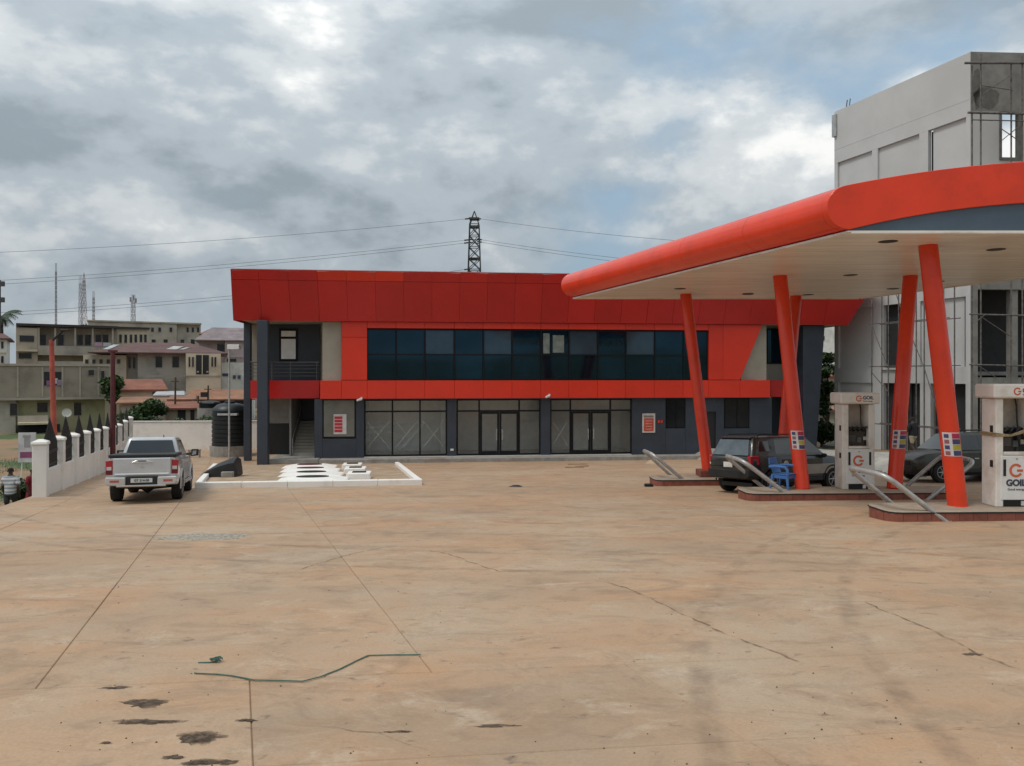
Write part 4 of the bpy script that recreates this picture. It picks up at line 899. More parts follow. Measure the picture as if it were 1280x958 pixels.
# ------------------------------------------------------------------ tank yard with white kerb and manhole collars
c0, c1, c2, c3 = G(243, 611), G(528, 606.5), G(499, 582.5), G(266, 584.5)
ty = thing('tank_yard', 'white-kerbed bed of buried fuel tanks in front of the shop', 'tank yard')
def kerb(a, b, par, h=0.20, w=0.22, nm='kerb'):
    d = (b - a); L = d.length; d = d / L; n = Vector((-d.y, d.x, 0)); k = max(1, int(L / 1.3))
    for i in range(k):
        p, q = a + d * (L * i / k + .004), a + d * (L * (i + 1) / k - .004)
        e = Vector((0, 0, -0.06)); t = Vector((0, 0, h))
        MB().hexa([p + e, q + e, q + n * w + e, p + n * w + e, p + t, q + t, q + n * w + t, p + n * w + t]).build(nm, WHITEP, par, bevel=0.02)
kerb(c0, c1, ty); kerb(c1 + (c2 - c1).normalized() * .25, c2, ty); kerb(c3, c0 + (c3 - c0).normalized() * .25, ty)
bedp = [c0, c1, c2, c3]; cen = (c0 + c1 + c2 + c3) / 4
ip = [p + (cen - p).normalized() * 0.32 for p in bedp]
MB().quad(*[p + Vector((0, 0, 0.05)) for p in ip]).build('sand_bed', mat('sandy_bed', (0.40, 0.29, 0.19), 0.95, var=0.2, scale=1.5, bump=0.4), ty)
for j, t in enumerate((0.17, 0.40, 0.63, 0.86)):
    a = c0.lerp(c3, t); b = c1.lerp(c2, t)
    f = 0.515; p = a.lerp(b, f); z = gz(p.x, p.y) + 0.05
    o = thing('manhole_collar', ('flared white concrete manhole collar closest to the white front kerb', 'flared white manhole collar, second from the white front kerb', 'flared white manhole collar, third from the white front kerb', 'flared white manhole collar closest to the shop steps')[j], 'manhole', (p.x, p.y, z), A, 'white tank manhole collars')
    MB().loft([[(-1.3, -.62, 0), (1.3, -.62, 0), (1.3, .62, 0), (-1.3, .62, 0)], [(-1.24, -.58, .05), (1.24, -.58, .05), (1.24, .58, .05), (-1.24, .58, .05)], [(-.68, -.42, .15), (.68, -.42, .15), (.68, .42, .15), (-.68, .42, .15)]]).build('collar', WHITEP, o, bevel=0.02)
    MB().loft([[(x_ * .60 * f_, y_ * .26 * f_, z_) for x_, y_ in [(math.cos(R(15 * q_)), math.sin(R(15 * q_))) for q_ in range(24)]] for f_, z_ in ((1, .151), (1, .172), (.9, .184), (.02, .188))]).build('cover', mat('cover_red', (0.10, 0.02, 0.02), 0.6) if j >= 2 else BLACKP, o)
for j, t in enumerate((0.24, 0.50, 0.76)):
    a = c0.lerp(c3, t); b = c1.lerp(c2, t); p = a.lerp(b, 0.735); z = gz(p.x, p.y) + 0.05
    o = thing('fill_box', ('square white fill box closest to the white front kerb', 'middle square white fill box of the tank yard', 'square white fill box closest to the shop steps')[j], 'fill box', (p.x, p.y, z), A, 'white fill boxes')
    MB().loft([[(-.47, -.45, 0), (.47, -.45, 0), (.47, .45, 0), (-.47, .45, 0)], [(-.44, -.42, .24), (.44, -.42, .24), (.44, .42, .24), (-.44, .42, .24)]]).build('box_wall', WHITEP, o, bevel=0.02)
    MB().box(-.26, .26, -.16, .16, .242, .27).build('lid', BLACKP, o, bevel=0.01)
p = G(277, 597); tp = thing('covered_heap', 'black plastic sheet draped over a sloping heap at the tank yard corner', 'tarpaulin', tuple(p + Vector((0, 0, .05))), 0.1)
hs = []
for (x, w, h) in ((-.72, .35, .08), (-.6, .5, .24), (-.1, .6, .52), (.4, .62, .72), (.62, .62, .75), (.68, .6, .30), (.70, .6, .04)):
    hs.append([(x, -w, 0), (x, -w * .95, h * .8), (x + .02, -w * .4, h), (x, w * .2, h * 1.04), (x + .02, w * .9, h * .85), (x, w, 0)])
MB().loft(hs).build('sheet', BLACKP, tp, smooth=True)
MB().box(.20, .66, -.85, -.63, 0, .27).build('block', STEP, tp, bevel=0.01)

# ------------------------------------------------------------------ boundary walls
wa = R(90 + 20.8); wdir = Vector((-0.38, 1, 0)).normalized()
W0 = Vector((-14.35, 23.4, 0)); wp = 2.72
bw = thing('boundary_wall', 'low white boundary wall with square pillars and black spiked iron panels', 'wall', tuple(W0), math.atan2(wdir.y, wdir.x))
def wz(s): q = W0 + wdir * s; return gz(q.x, q.y)
def topz(s): return wz(s) + 1.72 + 0.62 * s / 22.0
def dw(s): return wz(s) + 0.80 + 0.42 * s / 22.0
for i in range(10):
    s = i * wp; hw = 0.19; zt = topz(s)
    p = MB().box(s - hw, s + hw, -hw, hw, wz(s) - 0.9, zt - 0.14).build('pillar', WHITEP, bw, bevel=0.012)
    MB().loft([[(s - e, -e, z), (s + e, -e, z), (s + e, e, z), (s - e, e, z)] for e, z in ((hw + .02, zt - .14), (hw + .035, zt - .10), (hw + .02, zt - .04), (0.06, zt + 0.03))]).build('pillar_cap', WHITEP, p, bevel=0.006)
    if i < 9:
        a, b = s + hw, s + wp - hw; za, zb = wz(a), wz(b)
        MB().hexa([(a, -.11, za - .9), (b, -.11, zb - .9), (b, .11, zb - .9), (a, .11, za - .9), (a, -.11, dw(a)), (b, -.11, dw(b)), (b, .11, dw(b)), (a, .11, dw(a))]).build('dwarf_wall', WHITEP, bw)
        fp = MB(); n = 20; base = (dw(a) + dw(b)) / 2
        H = topz(s + wp / 2) - base - 0.12
        for j in range(n):
            x = a + 0.08 + (b - a - 0.16) * j / (n - 1); t = 1 - abs(j - (n - 1) / 2) / ((n - 1) / 2)
            h = H + 0.78 * t ** 1.15
            zb_ = dw(x) + 0.0
            fp.box(x - .024, x + .024, -.02, .02, zb_ - .01, base + h - 0.08)
            fp.loft([[(x - .03, -.022, base + h - .08), (x + .03, -.022, base + h - .08), (x + .03, .022, base + h - .08), (x - .03, .022, base + h - .08)], [(x - .004, -.004, base + h + .05), (x + .004, -.004, base + h + .05), (x + .004, .004, base + h + .05), (x - .004, .004, base + h + .05)]])
        for zz in (0.08, H * 0.55, H * 0.62): fp.box(a, b, -.026, .026, base + zz, base + zz + .035)
        fp.build('iron_panel', IRON, bw)
MB().box(3.2, 3.32, -0.125, -0.111, wz(3.2) + .35, wz(3.2) + .75).build('gate_mark', IRON, bw) if False else None
rwl = thing('rear_wall', 'plain white boundary wall closing the yard behind the pickup', 'wall', (-24.9, 50.5, 0), R(4))
for i in range(4): MB().box(i * 3.1 + .003, (i + 1) * 3.1 - .003, -.1, .1, -.2, 1.82 + .02 * (i % 2)).build('wall_panel', WHITEP, rwl)
MB().box(-.05, 12.5, -.14, .14, 1.845, 1.90).build('coping', WHITEP, rwl)
# grey stand by the wall
sp_ = P(243, 566, 46); st = thing('small_stand', 'small grey metal stand by the plain white wall', 'stand', (sp_.x, 46, 0.0), 0)
MB().box(-.35, .35, -.15, .15, .42, .47).build('top', STEEL, st)
for sx in (-.3, .3): MB().box(sx - .025, sx + .025, -.12, .12, 0, .42).build('leg', STEEL, st)
# lamp poles
def pole(name, label, px, py0, py1, d, r, m, lean=0.0, arm=None):
    b = P(px, py1, d); t = P(px, py0, d); b.z = terrain(b.x, b.y) if arm != 'yard' else 0.0
    o = thing(name, label, 'pole', tuple(b)); h = t.z - b.z
    MB().tube([(0, 0, -0.2), (lean, 0, h)], [r, r * 0.75], 10).build('shaft', m, o, smooth=True)
    return o, h
RP = mat('faded_red_paint', (0.45, 0.09, 0.06), 0.6, var=0.2, scale=2); DRP = mat('dark_red_paint', (0.10, 0.015, 0.02), 0.5, var=0.2)
o, h = pole('lamp_pole', 'faded orange-red lamp pole with a black slanting arm behind the spiked wall', 68.5, 425, 545, 45, 0.17, RP, -0.2)
MB().tube([(-.2, 0, h - .1), (.5, 0, h + .55)], 0.07, 8).build('arm', BLACKP, o); MB().box(.35, .85, -.1, .1, h + .5, h + .62).build('lamp_head', BLACKP, o, bevel=.02)
o, h = pole('lamp_pole', 'dark red post rising beside the spiked wall, behind the pickup', 141, 440, 570, 36.5, 0.13, DRP)
MB().box(-.18, .18, -.1, .1, h, h + .08).build('post_cap', DRP, o)
o, h = pole('lamp_pole', 'thin grey lamp post with white box head beside the black water tank', 286.5, 436, 572, 43, 0.06, STEEL, 0, 'yard')
MB().box(-.05, .62, -.2, .2, h - .05, h + .22).build('lamp_head', WHITE, o, bevel=.02)
# water tanks
def tank(label, px, pyt, pyb, d, r, base):
    b = P(px, pyb, d); zb = max(0, b.z); zt = P(px, pyt, d).z; H = zt - zb - base
    o = thing('water_tank', label, 'water tank', (b.x, d, 0), 0, 'black water tanks')
    MB().lathe([(r + .12, 0), (r + .12, zb + base)], 24).build('plinth', STEP, o)
    prof = [(r * .98, 0)]
    n = 8
    for k in range(n):
        z0 = H * .78 * k / n; dz = H * .78 / n
        prof += [(r, z0 + .02), (r, z0 + dz * .7), (r * .965, z0 + dz * .78), (r * .965, z0 + dz * .95)]
    prof += [(r, H * .79), (r * .97, H * .84), (r * .7, H * .93), (r * .3, H * .97)]
    MB().lathe([(a, b_ + zb + base) for a, b_ in prof], 36).build('tank_body', mat('tank_black', (0.010, 0.014, 0.016), 0.45), o, smooth=True)
    MB().lathe([(r * .3, H * .96 + zb + base), (r * .3, H + zb + base), (r * .26, H * 1.01 + zb + base)], 20).build('lid', BLACKP, o)
    MB().box(-r * .35, r * .75, -r - .02, -r * .72, zb + base + H * .70, zb + base + H * .745).build('name_band', mat('band_white', (0.45, 0.47, 0.47), 0.6), o)
    return o
tank('large black ribbed water tank beside the shop end column', 287.5, 502, 568, 47, 1.05, 0.55)
tank('smaller black water tank half hidden behind the ribbed one', 262, 501, 530, 58, 0.75, 1.2)

# ------------------------------------------------------------------ unfinished building
CD = 40.0; cx_, cy_ = (1213 - 640) / F * CD, CD
sdirv = Vector((-AX, 1, 0)).normalized(); angS = math.atan2(sdirv.y, sdirv.x)
SV = VP(cx_, cy_, angS); FV2 = VP(cx_, cy_, R(3))
con = thing('unfinished_building', 'grey rendered multi-storey building under construction behind scaffolding', 'building', (cx_, cy_, 0), angS)
# local frame: x runs away along the left side wall, y = +left, so the building body lies at negative y
LEN = SV.u(1043); ZTOP = SV.z(65, 1213); ZG = 1.3
def sb(name, m, px0, px1, y0, y1, z0, z1, par=con, bevel=0.0):
    a, b = sorted((SV.u(px0), SV.u(px1))); return box(name, m, par, a, b, y0, y1, z0, z1, bevel)
zP = SV.z(146.5, 1207)                     # bottom of the parapet band
z2a, z2b = SV.z(382, 1104), SV.z(460, 1104)  # first floor opening top / bottom
z1a = SV.z(479, 1104)
zfl = SV.z(562, 1104)
z3 = z2a + 1.0
box('parapet', GREY, con, 0.0, LEN, -0.25, 0.0, zP, ZTOP)
box('parapet_line', GREY, con, 0.0, LEN, 0.0, 0.008, zP + 0.85, zP + 0.90)
piers = [(1213, 1207.5), (1164.2, 1155), (1155, 1149), (1097, 1090), (1047, 1043)]
def bayband(zb, zt, spec):
    for px0, px1, kind in spec:
        if kind == 'pier': sb('pier', GREY, px0, px1, -0.25, -0.002, zb, zt)
        elif kind == 'panel': sb('recessed_panel', GREY, px0, px1, -0.25, -0.14, zb, zt)
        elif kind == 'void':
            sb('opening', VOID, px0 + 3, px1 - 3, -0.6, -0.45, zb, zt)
bayband(z3 + 2.0, zP - 0.003, [(1213, 1207.5, 'pier'), (1207.5, 1206, 'void'), (1206, 1164.3, 'panel'), (1164.2, 1160, 'void'), (1160, 1155, 'pier'), (1155, 1149, 'pier'), (1149, 1097, 'panel'), (1097, 1090, 'pier'), (1090, 1047, 'panel'), (1047, 1043, 'pier')])
box('spandrel', GREY, con, 0.0, LEN, -0.25, -0.001, z2a + 0.003, z3 + 1.997)
bayband(z2b, z2a, [(1213, 1207, 'pier'), (1207, 1203.3, 'void'), (1203.3, 1178, 'panel'), (1178, 1162, 'pier'), (1162, 1150, 'panel'), (1150, 1131, 'pier'), (1131, 1104, 'void'), (1104, 1092, 'pier'), (1092, 1048, 'panel'), (1048, 1043, 'pier')])
box('spandrel', GREY, con, 0.0, LEN, -0.25, -0.001, z1a + 0.003, z2b - 0.003)
sb('sill', GREY, 1131.5, 1103, 0.0, 0.12, z2b - 0.12, z2b - 0.004)
bayband(zfl - 0.05, z1a, [(1213, 1207, 'pier'), (1207, 1163, 'void'), (1163, 1150, 'pier'), (1150, 1131, 'void'), (1131, 1127, 'pier'), (1127, 1104, 'void'), (1104, 1091, 'pier'), (1091, 1048, 'panel'), (1048, 1043, 'pier')])
box('plinth', RAW, con, -0.4, LEN + 0.3, -12, 0.7, 0.0, zfl - 0.06)
for z in (z2b - 0.25, z3 + 1.0): box('floor_slab', RAW, con, 0.5, LEN - 0.3, -11.5, -0.26, z - 0.2, z)
box('rear_wall', GREY, con, LEN - 0.3, LEN - 0.02, -12, -0.262, zfl - 0.05, z3 + 5.0)
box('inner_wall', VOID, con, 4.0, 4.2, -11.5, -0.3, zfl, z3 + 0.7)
box('gutter_box', STEEL, con, LEN - 0.25, LEN + 0.1, -0.1, 0.12, ZTOP - 1.6, ZTOP - 0.2)
for k in range(2): MB().cyl((LEN - 0.9 - .25 * k, -0.1, ZTOP - 0.1), (LEN - 1.0 - .25 * k, -0.1, ZTOP + 0.45), 0.03).build('starter_bar', RUST, con)
# front face of the same building
cf = bpy.data.objects.new('front_frame', None)
ux = Vector((math.cos(R(3)), math.sin(R(3)), 0)); uy = Vector((-math.sin(R(3)), math.cos(R(3)), 0))
inv = Matrix.Translation((cx_, cy_, 0)) @ Matrix.Rotation(angS, 4, 'Z'); inv.invert()
def fb(name, m, px0, px1, d0, d1, z0, z1, poly=None):
    a, b = FV2.u(px0, 0), FV2.u(px1, 0); pts = []
    for z in (z0, z1):
        for (u, d) in ((a, d0), (b, d0), (b, d1), (a, d1)):
            w = Vector((cx_, cy_, 0)) + ux * u + uy * d; pts.append(inv @ Vector((w.x, w.y, z)))
    return MB().hexa(pts).build(name, m, con)
zw0, zw1 = FV2.z(197, 1260), FV2.z(140, 1260)
zb0, zb1 = FV2.z(362, 1240), FV2.z(344, 1240)
fb('front_upper_wall', RAW, 1213.4, 1420, 0.0, 0.25, zw1, ZTOP + 0.01)
fb('front_upper_wall', GREY, 1213.4, 1251, 0.002, 0.25, zb1 + 3.4, zw1 - 0.003)
fb('front_upper_wall', GREY, 1276, 1420, 0.002, 0.25, zb1 + 3.4, zw1 - 0.003)
fb('front_upper_wall', GREY, 1251.05, 1275.95, 0.002, 0.25, zb1 + 3.4, zw0)
fb('window_surround', PATCH, 1249, 1252, -0.04, 0.3, zw0 - 0.15, zw1 - 0.01); fb('window_surround', PATCH, 1274, 1277, -0.04, 0.3, zw0 - 0.15, zw1 - 0.01); fb('window_surround', PATCH, 1252.05, 1273.95, -0.04, 0.3, zw0 - 0.16, zw0 - 0.005)
fb('front_beam', RAW, 1214, 1420, 0.0, 0.3, zb0, zb1 + 3.39)
fb('front_column', RAW, 1213.5, 1222, -0.02, 0.4, zfl - 0.05, zb0 - 0.003)
fb('front_column', RAW, 1266, 1274, 0.1, 0.5, zfl - 0.05, zb0 - 0.003)
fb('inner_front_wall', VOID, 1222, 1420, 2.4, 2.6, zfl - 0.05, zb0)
fb('front_slab', RAW, 1222, 1420, 0.05, 2.5, FV2.z(480, 1240), FV2.z(472, 1240))
# smears of fresh render around the corner window
def smear(px0, py0, px1, py1, seed):
    rd = random.Random(seed); pts = []
    cxp, cyp, rx, ry = (px0 + px1) / 2, (py0 + py1) / 2, (px1 - px0) / 2, (py1 - py0) / 2
    for k in range(18):
        a = 2 * math.pi * k / 18; q = rd.uniform(0.82, 1.08); px = cxp + rx * q * math.cos(a); py = cyp + ry * q * math.sin(a)
        w = Vector((cx_, cy_, 0)) + ux * FV2.u(px, -0.006) - uy * 0.006; pts.append(inv @ Vector((w.x, w.y, FV2.z(py, px, -0.006))))
    off = inv.to_3x3() @ (uy * 0.004); MB().prism(pts, off).build('render_patch', PATCH, con)
smear(1216, 108, 1250, 138, 3); smear(1214.5, 84, 1228, 136, 5)
# scaffolding
sca = thing('scaffold', 'weathered steel tube scaffold standing along the unfinished grey building', 'scaffold', (cx_, cy_, 0), angS)
def stand(s, zt, yy=0.75): MB().cyl((s, yy, zfl - 0.5), (s, yy, zt), 0.035, n=6).build('standard', RUST, sca)
zl1, zl2 = SV.z(458, 1150), SV.z(400, 1190)
for s in (0.3, 1.5, 2.7, 3.9, 5.1):
    stand(s, z3 + 1.2); stand(s, z3 + 1.2, 1.5)
for z in (zfl + 1.6, zl1, zl2):
    for yy in (0.75, 1.5): MB().cyl((0.0, yy - .05, z), (5.3, yy - .05, z), 0.03, n=6).build('ledger', RUST, sca)
    pass
for s0, s1, za, zb in ((0.3, 1.5, zfl + 1.6, zl1), (1.5, 2.7, zl1, zl2), (3.9, 5.1, zl1, zl2), (2.7, 3.9, zl2, z3 + .9), (3.9, 2.7, zfl, zfl + 1.6), (5.1, 3.9, zl1 - .3, zl1 - 1.4)):
    MB().cyl((s0, 1.55, za), (s1, 1.55, zb), 0.025, n=6).build('brace', RUST, sca)
def fcyl(px0, py0, px1, py1, d=-0.9, r=0.04, nm='standard'):
    a = Vector((cx_, cy_, 0)) + ux * FV2.u(px0, d) + uy * d; b = Vector((cx_, cy_, 0)) + ux * FV2.u(px1, d) + uy * d
    a.z = FV2.z(py0, px0, d); b.z = FV2.z(py1, px1, d)
    MB().cyl(inv @ a, inv @ b, r, n=6).build(nm, RUST, sca)
for px, t in ((1226, 68), (1264, 80), (1278, 70), (1215, 82)): fcyl(px, 565, px, t)
fcyl(1206, 79, 1300, 79, -0.95, 0.06, 'ledger'); fcyl(1210, 141, 1300, 143, -0.95, 0.06, 'ledger'); fcyl(1215, 150, 1300, 152, -0.95, 0.03, 'ledger')
for y in (393, 456): fcyl(1212, y, 1300, y + 2, -0.95, 0.045, 'ledger')
for a in ((1228, 118, 1264, 94), (1226, 107, 1266, 113), (1252, 176, 1274, 158), (1250, 160, 1276, 178), (1226, 396, 1262, 420), (1224, 458, 1245, 472), (1232, 393, 1218, 404)): fcyl(*a, -0.98, 0.022, 'brace')
# rubble-strewn apron of the building site
ap = MB(); no, nv = 14, 26
pts = [[ov(25.9 + 6.5 * i / no, 21 + 26 * j / nv) for i in range(no + 1)] for j in range(nv + 1)]
rda = random.Random(2); hts = [[terrain(x, y) + 0.03 + rda.uniform(0, .07) for x, y in r] for r in pts]
for j in range(nv):
    for i in range(no):
        ap.quad(*[(pts[b][a][0], pts[b][a][1], hts[b][a]) for a, b in ((i, j), (i + 1, j), (i + 1, j + 1), (i, j + 1))])
tag(ap.build('site_apron', mat('site_rubble', (0.36, 0.345, 0.31), 0.95, var=0.2, scale=1.5, bump=0.9, bscale=6, dirt=(0.22, 0.19, 0.15), dscale=1.3)), kind='structure')
# rubble in front of the building
for k in range(14):
    x, y = ov(random.uniform(24.6, 26.0), random.uniform(27, 34)); s = random.uniform(0.08, 0.3)
    m = MB().loft([[(s * random.uniform(.7, 1.2) * math.cos(R(60 * j)), s * random.uniform(.7, 1.2) * math.sin(R(60 * j)), 0) for j in range(6)], [(s * random.uniform(.3, .8) * math.cos(R(60 * j)), s * random.uniform(.3, .8) * math.sin(R(60 * j)), s * random.uniform(.4, .8)) for j in range(6)]])
    o = m.build('rubble_lump', RAW, None, loc=(x, y, gz(x, y) - 0.01)); tag(o, 'lump of broken concrete lying before the unfinished building', 'rubble', 'rubble lumps by the building site')

# ------------------------------------------------------------------ town behind
TW = {n: mat('town_' + n, c, 0.85, var=0.10, scale=0.5, dirt=tuple(x * 0.62 for x in c), dscale=0.5, dlo=0.52, dhi=0.74, rnd=0.04) for n, c in {
    'block': (0.31, 0.27, 0.215), 'green': (0.37, 0.36, 0.22), 'grey': (0.44, 0.41, 0.345), 'cream': (0.60, 0.52, 0.385), 'tan': (0.40, 0.34, 0.262), 'white': (0.70, 0.69, 0.65), 'mauve': (0.43, 0.34, 0.345), 'concrete': (0.40, 0.36, 0.295)}.items()}
ROOF = {n: mat('roof_' + n, c, 0.7, var=0.2, scale=0.8, stretch=(1, 1, 1), dirt=tuple(x * 0.6 for x in c), dscale=0.6) for n, c in {'brown': (0.12, 0.055, 0.045), 'tile': (0.26, 0.09, 0.05), 'rust': (0.30, 0.14, 0.075), 'mauve': (0.24, 0.19, 0.19), 'tin': (0.42, 0.42, 0.42), 'dark': (0.04, 0.035, 0.035)}.items()}
PANE = mat('town_pane', (0.02, 0.022, 0.024), 0.25, var=0.3, scale=2, rnd=0.3)
def lit_hz(px, d): return terrain((px - 640) / F * d, d)
class House:
    def __init__(s, name, label, px0, d, ang=0.0, cat='house'):
        ang = ang + math.atan(-(px0 + 40 - 640) / F) * 0.95
        s.ox, s.d = (px0 - 640) / F * d, d; s.v = VP(s.ox, d, ang)
        s.t = thing(name, label, cat, (s.ox, d, 0), ang); s.gz = lit_hz(px0, d) - 0.5
    def b(s, name, m, px0, px1, py0, py1, d0, d1, par=None, base=False, bevel=0.0):
        z1 = s.v.z(py0, (px0 + px1) / 2, d0); z0 = s.gz if base else s.v.z(py1, (px0 + px1) / 2, d0)
        return box(name, m, par or s.t, s.v.u(px0, d0), s.v.u(px1, d0), d0, d1, z0, z1, bevel)
    def win(s, px0, px1, py0, py1, d0=0.0, m=None, frame=None):
        w = s.b('window', frame or TW['concrete'], px0, px1, py0, py1, d0 - 0.06, d0 - 0.002)
        e = min(0.5, (px1 - px0) * .1); s.b('pane', m or PANE, px0 + e, px1 - e, py0 + .6, py1 - .6, d0 - 0.09, d0 - 0.061, w); return w
    def roof(s, m, px0, px1, pe, pr, d0, d1, hip=0.35, over=0.4, name='roof'):
        u0, u1 = s.v.u(px0, d0) - over, s.v.u(px1, d0) + over; mid = (px0 + px1) / 2
        ze, zr = s.v.z(pe, mid, d0), s.v.z(pr, mid, (d0 + d1) / 2); ym = (d0 + d1) / 2; h = (u1 - u0) * hip
        y0, y1 = d0 - over, d1 + over; r0, r1 = u0 + h, u1 - h
        mb = MB(); b = [(u0, y0, ze), (u1, y0, ze), (u1, y1, ze), (u0, y1, ze), (r0, ym, zr), (r1, ym, zr)]
        mb.v = b + [(x, y, z - .12) for x, y, z in b[:4]]
        mb.f = [(0, 1, 5, 4), (1, 2, 5), (2, 3, 4, 5), (3, 0, 4), (0, 6, 7, 1), (1, 7, 8, 2), (2, 8, 9, 3), (3, 9, 6, 0), (6, 9, 8, 7)]
        return mb.build(name, m, s.t)
# 1 block-walled house with green ground floor
h = House('block_house', 'two-storey bare block house with green ground floor and laundry on the balcony', 20, 62)
h.b('ground_floor', TW['green'], 20, 131, 500, 545, 0.9, 9, base=True); h.b('upper_floor', TW['block'], -12, 137, 458, 497, 0, 9)
h.b('slab_edge', TW['concrete'], -12, 138, 497.1, 500, -0.1, 9); h.b('roof_edge', TW['concrete'], -12, 137.5, 455, 457.9, -0.1, 9.1)
h.b('side_wing', TW['grey'], -12, 19.5, 500.2, 546, 0.3, 8, base=True)
h.b('end_column', TW['cream'], 131.2, 139, 500.2, 548, 0.4, 0.9, base=True)
for px in (21, 52, 77, 99, 122): h.b('pilaster', TW['concrete'], px, px + 2.2, 459, 496.5, -0.07, -0.002)
w = h.b('balcony_opening', VOID, 55, 77, 465, 482, -0.04, -0.002)
for i, (a, b, c, d, m) in enumerate(((58, 66, 476, 482, (0.28, 0.12, 0.25)), (65, 72, 473, 480, (0.5, 0.48, 0.46)), (71, 77, 475, 482, (0.3, 0.22, 0.3)))): h.b('laundry', mat('laundry_%d' % i, m, 0.9), a, b, c, d, -0.12, -0.08, w)
h.win(110, 118, 462, 470, 0, None); h.win(46, 60, 503, 516, 0.9); h.win(92, 102, 503, 520, 0.9); h.win(12, 22, 504, 520, 0.3); h.win(126, 131, 463, 481, 0)
h.b('terrace_wall', TW['concrete'], 22, 60, 520, 529, -0.6, -0.4); h.b('terrace_awning', TW['cream'], 22, 68, 528.5, 531, -1.5, 0.6); h.b('terrace_front', VOID, 22, 75, 531, 546, 0.0, 0.2, base=True)
dish = MB().lathe([(0.02, 0.1), (0.25, 0.06), (0.36, -0.02), (0.34, -0.02), (0.2, 0.04)], 16, (h.v.u(83.5), -0.4, h.v.z(516, 83)), 'y').build('satellite_dish', TW['white'], h.t)
# 2 long flat-roofed building with galleries
h = House('gallery_building', 'long three-storey tan building with dark flat roof and open galleries', 20, 84, R(3), 'building')
h.b('wall', TW['tan'], 20, 146, 410, 470, 1.6, 12, base=True); h.b('roof_slab', ROOF['dark'], 20, 148, 406, 409, -0.3, 12.4); h.b('corner_block', TW['tan'], 20, 47, 410, 468, 0, 1.59, base=True)
for (a, b) in ((433, 442), (452, 458)): h.b('gallery_parapet', TW['concrete'], 47.2, 146, a, b, -0.1, 0.1)
h.b('gallery_floor', TW['concrete'], 47.2, 146, 442.1, 444.5, -0.1, 1.6)
for px in (47.5, 68, 93, 115, 140): h.b('gallery_column', TW['concrete'], px, px + 2, 410, 433, 0.0, 0.2)
for px in (50, 72, 96, 106, 119, 128): h.win(px, px + 8, 418, 432, 1.6)
h.win(24, 43, 419, 428); h.win(23, 40, 441, 449); h.b('canopy_slab', TW['cream'], 20, 47, 437, 439.5, -0.5, -0.01)
h.b('laundry', mat('laundry_4', (0.45, 0.3, 0.38), 0.9), 118, 128, 428, 433, -0.16, -0.11); h.b('laundry', mat('laundry_5', (0.5, 0.5, 0.5), 0.9), 129, 139, 428.5, 433, -0.16, -0.11)
h.b('side_wing', TW['cream'], 146.3, 186, 411.5, 470, 3.0, 12, base=True); h.b('side_roof', ROOF['dark'], 146.2, 187.5, 409, 411.4, 2.6, 12.4)
for px in (149, 155.5, 162, 168, 174.5, 180): h.win(px, px + 3.6, 418, 429, 3.0)
# 3 slim white house
h = House('white_house', 'slim cream-white house with narrow slit windows', -14, 72)
h.b('wall', TW['white'], -14, 8, 423, 470, 0, 7, base=True); h.roof(ROOF['brown'], -14, 8, 423, 417, 0, 7)
for py in (427, 445): h.win(1.2, 4.6, py, py + 9)
h.b('string_course', TW['cream'], -14, 8.2, 440, 442, -0.08, -0.003)
# 4 cream two-storey hip-roofed house
h = House('hip_roofed_house', 'two-storey cream house with brown hipped roof and pale skylight sheets', 172, 76, R(-2))
h.b('wall', TW['grey'], 172, 232, 441, 512, 0, 10, base=True); h.b('front_wing', TW['cream'], 232.2, 276, 442, 512, -1.2, 10, base=True)
h.b('left_wing', TW['grey'], 158, 171.8, 443, 505, 1.0, 9, base=True)
h.roof(ROOF['brown'], 118, 278, 441, 428.5, -0.6, 11, 0.30, 0.5)
h.b('storey_band', TW['concrete'], 172, 276, 469.5, 471, -1.28, -1.21)
for a, b in ((194, 203), (215, 224)): h.win(a, b, 445.5, 460)
for a in (160.5, 166): h.win(a, a + 3, 447, 461, 1.0)
for a in (235.5, 240, 264, 268): h.win(a, a + 2.4, 446, 459, -1.2)
v = h.b('veranda', VOID, 245, 261, 444, 468, -1.25, -1.205)
h.b('post', TW['cream'], 252.3, 253.3, 444, 468, -1.32, -1.26, v)
for px in (246, 258): h.b('rail', TW['concrete'], px, px + 2.5, 464, 466, -1.32, -1.26, v)
ze_, zr_ = h.v.z(441, 198, -.6), h.v.z(428.5, 198, 5.2)
def on_roof(y): return ze_ + (zr_ - ze_) * (y + 1.1) / 6.3 + .02
for (a, b, ya, yb) in ((207, 220, 0.6, 2.6), (224, 229, 0.6, 2.0), (128, 136, 0.2, 3.2)):
    u0, u1 = h.v.u(a), h.v.u(b)
    MB().hexa([(u0, ya, on_roof(ya)), (u1, ya, on_roof(ya)), (u1 + .6, yb, on_roof(yb)), (u0 + .6, yb, on_roof(yb)), (u0, ya, on_roof(ya) + .04), (u1, ya, on_roof(ya) + .04), (u1 + .6, yb, on_roof(yb) + .04), (u0 + .6, yb, on_roof(yb) + .04)]).build('skylight_sheet', ROOF['tin'], h.t)
h.b('left_annex', TW['cream'], 104, 157.8, 444, 505, 0.2, 8, base=True)
for a in (106, 115, 124, 133, 146): h.win(a, a + 4.5, 449, 455, 0.2)
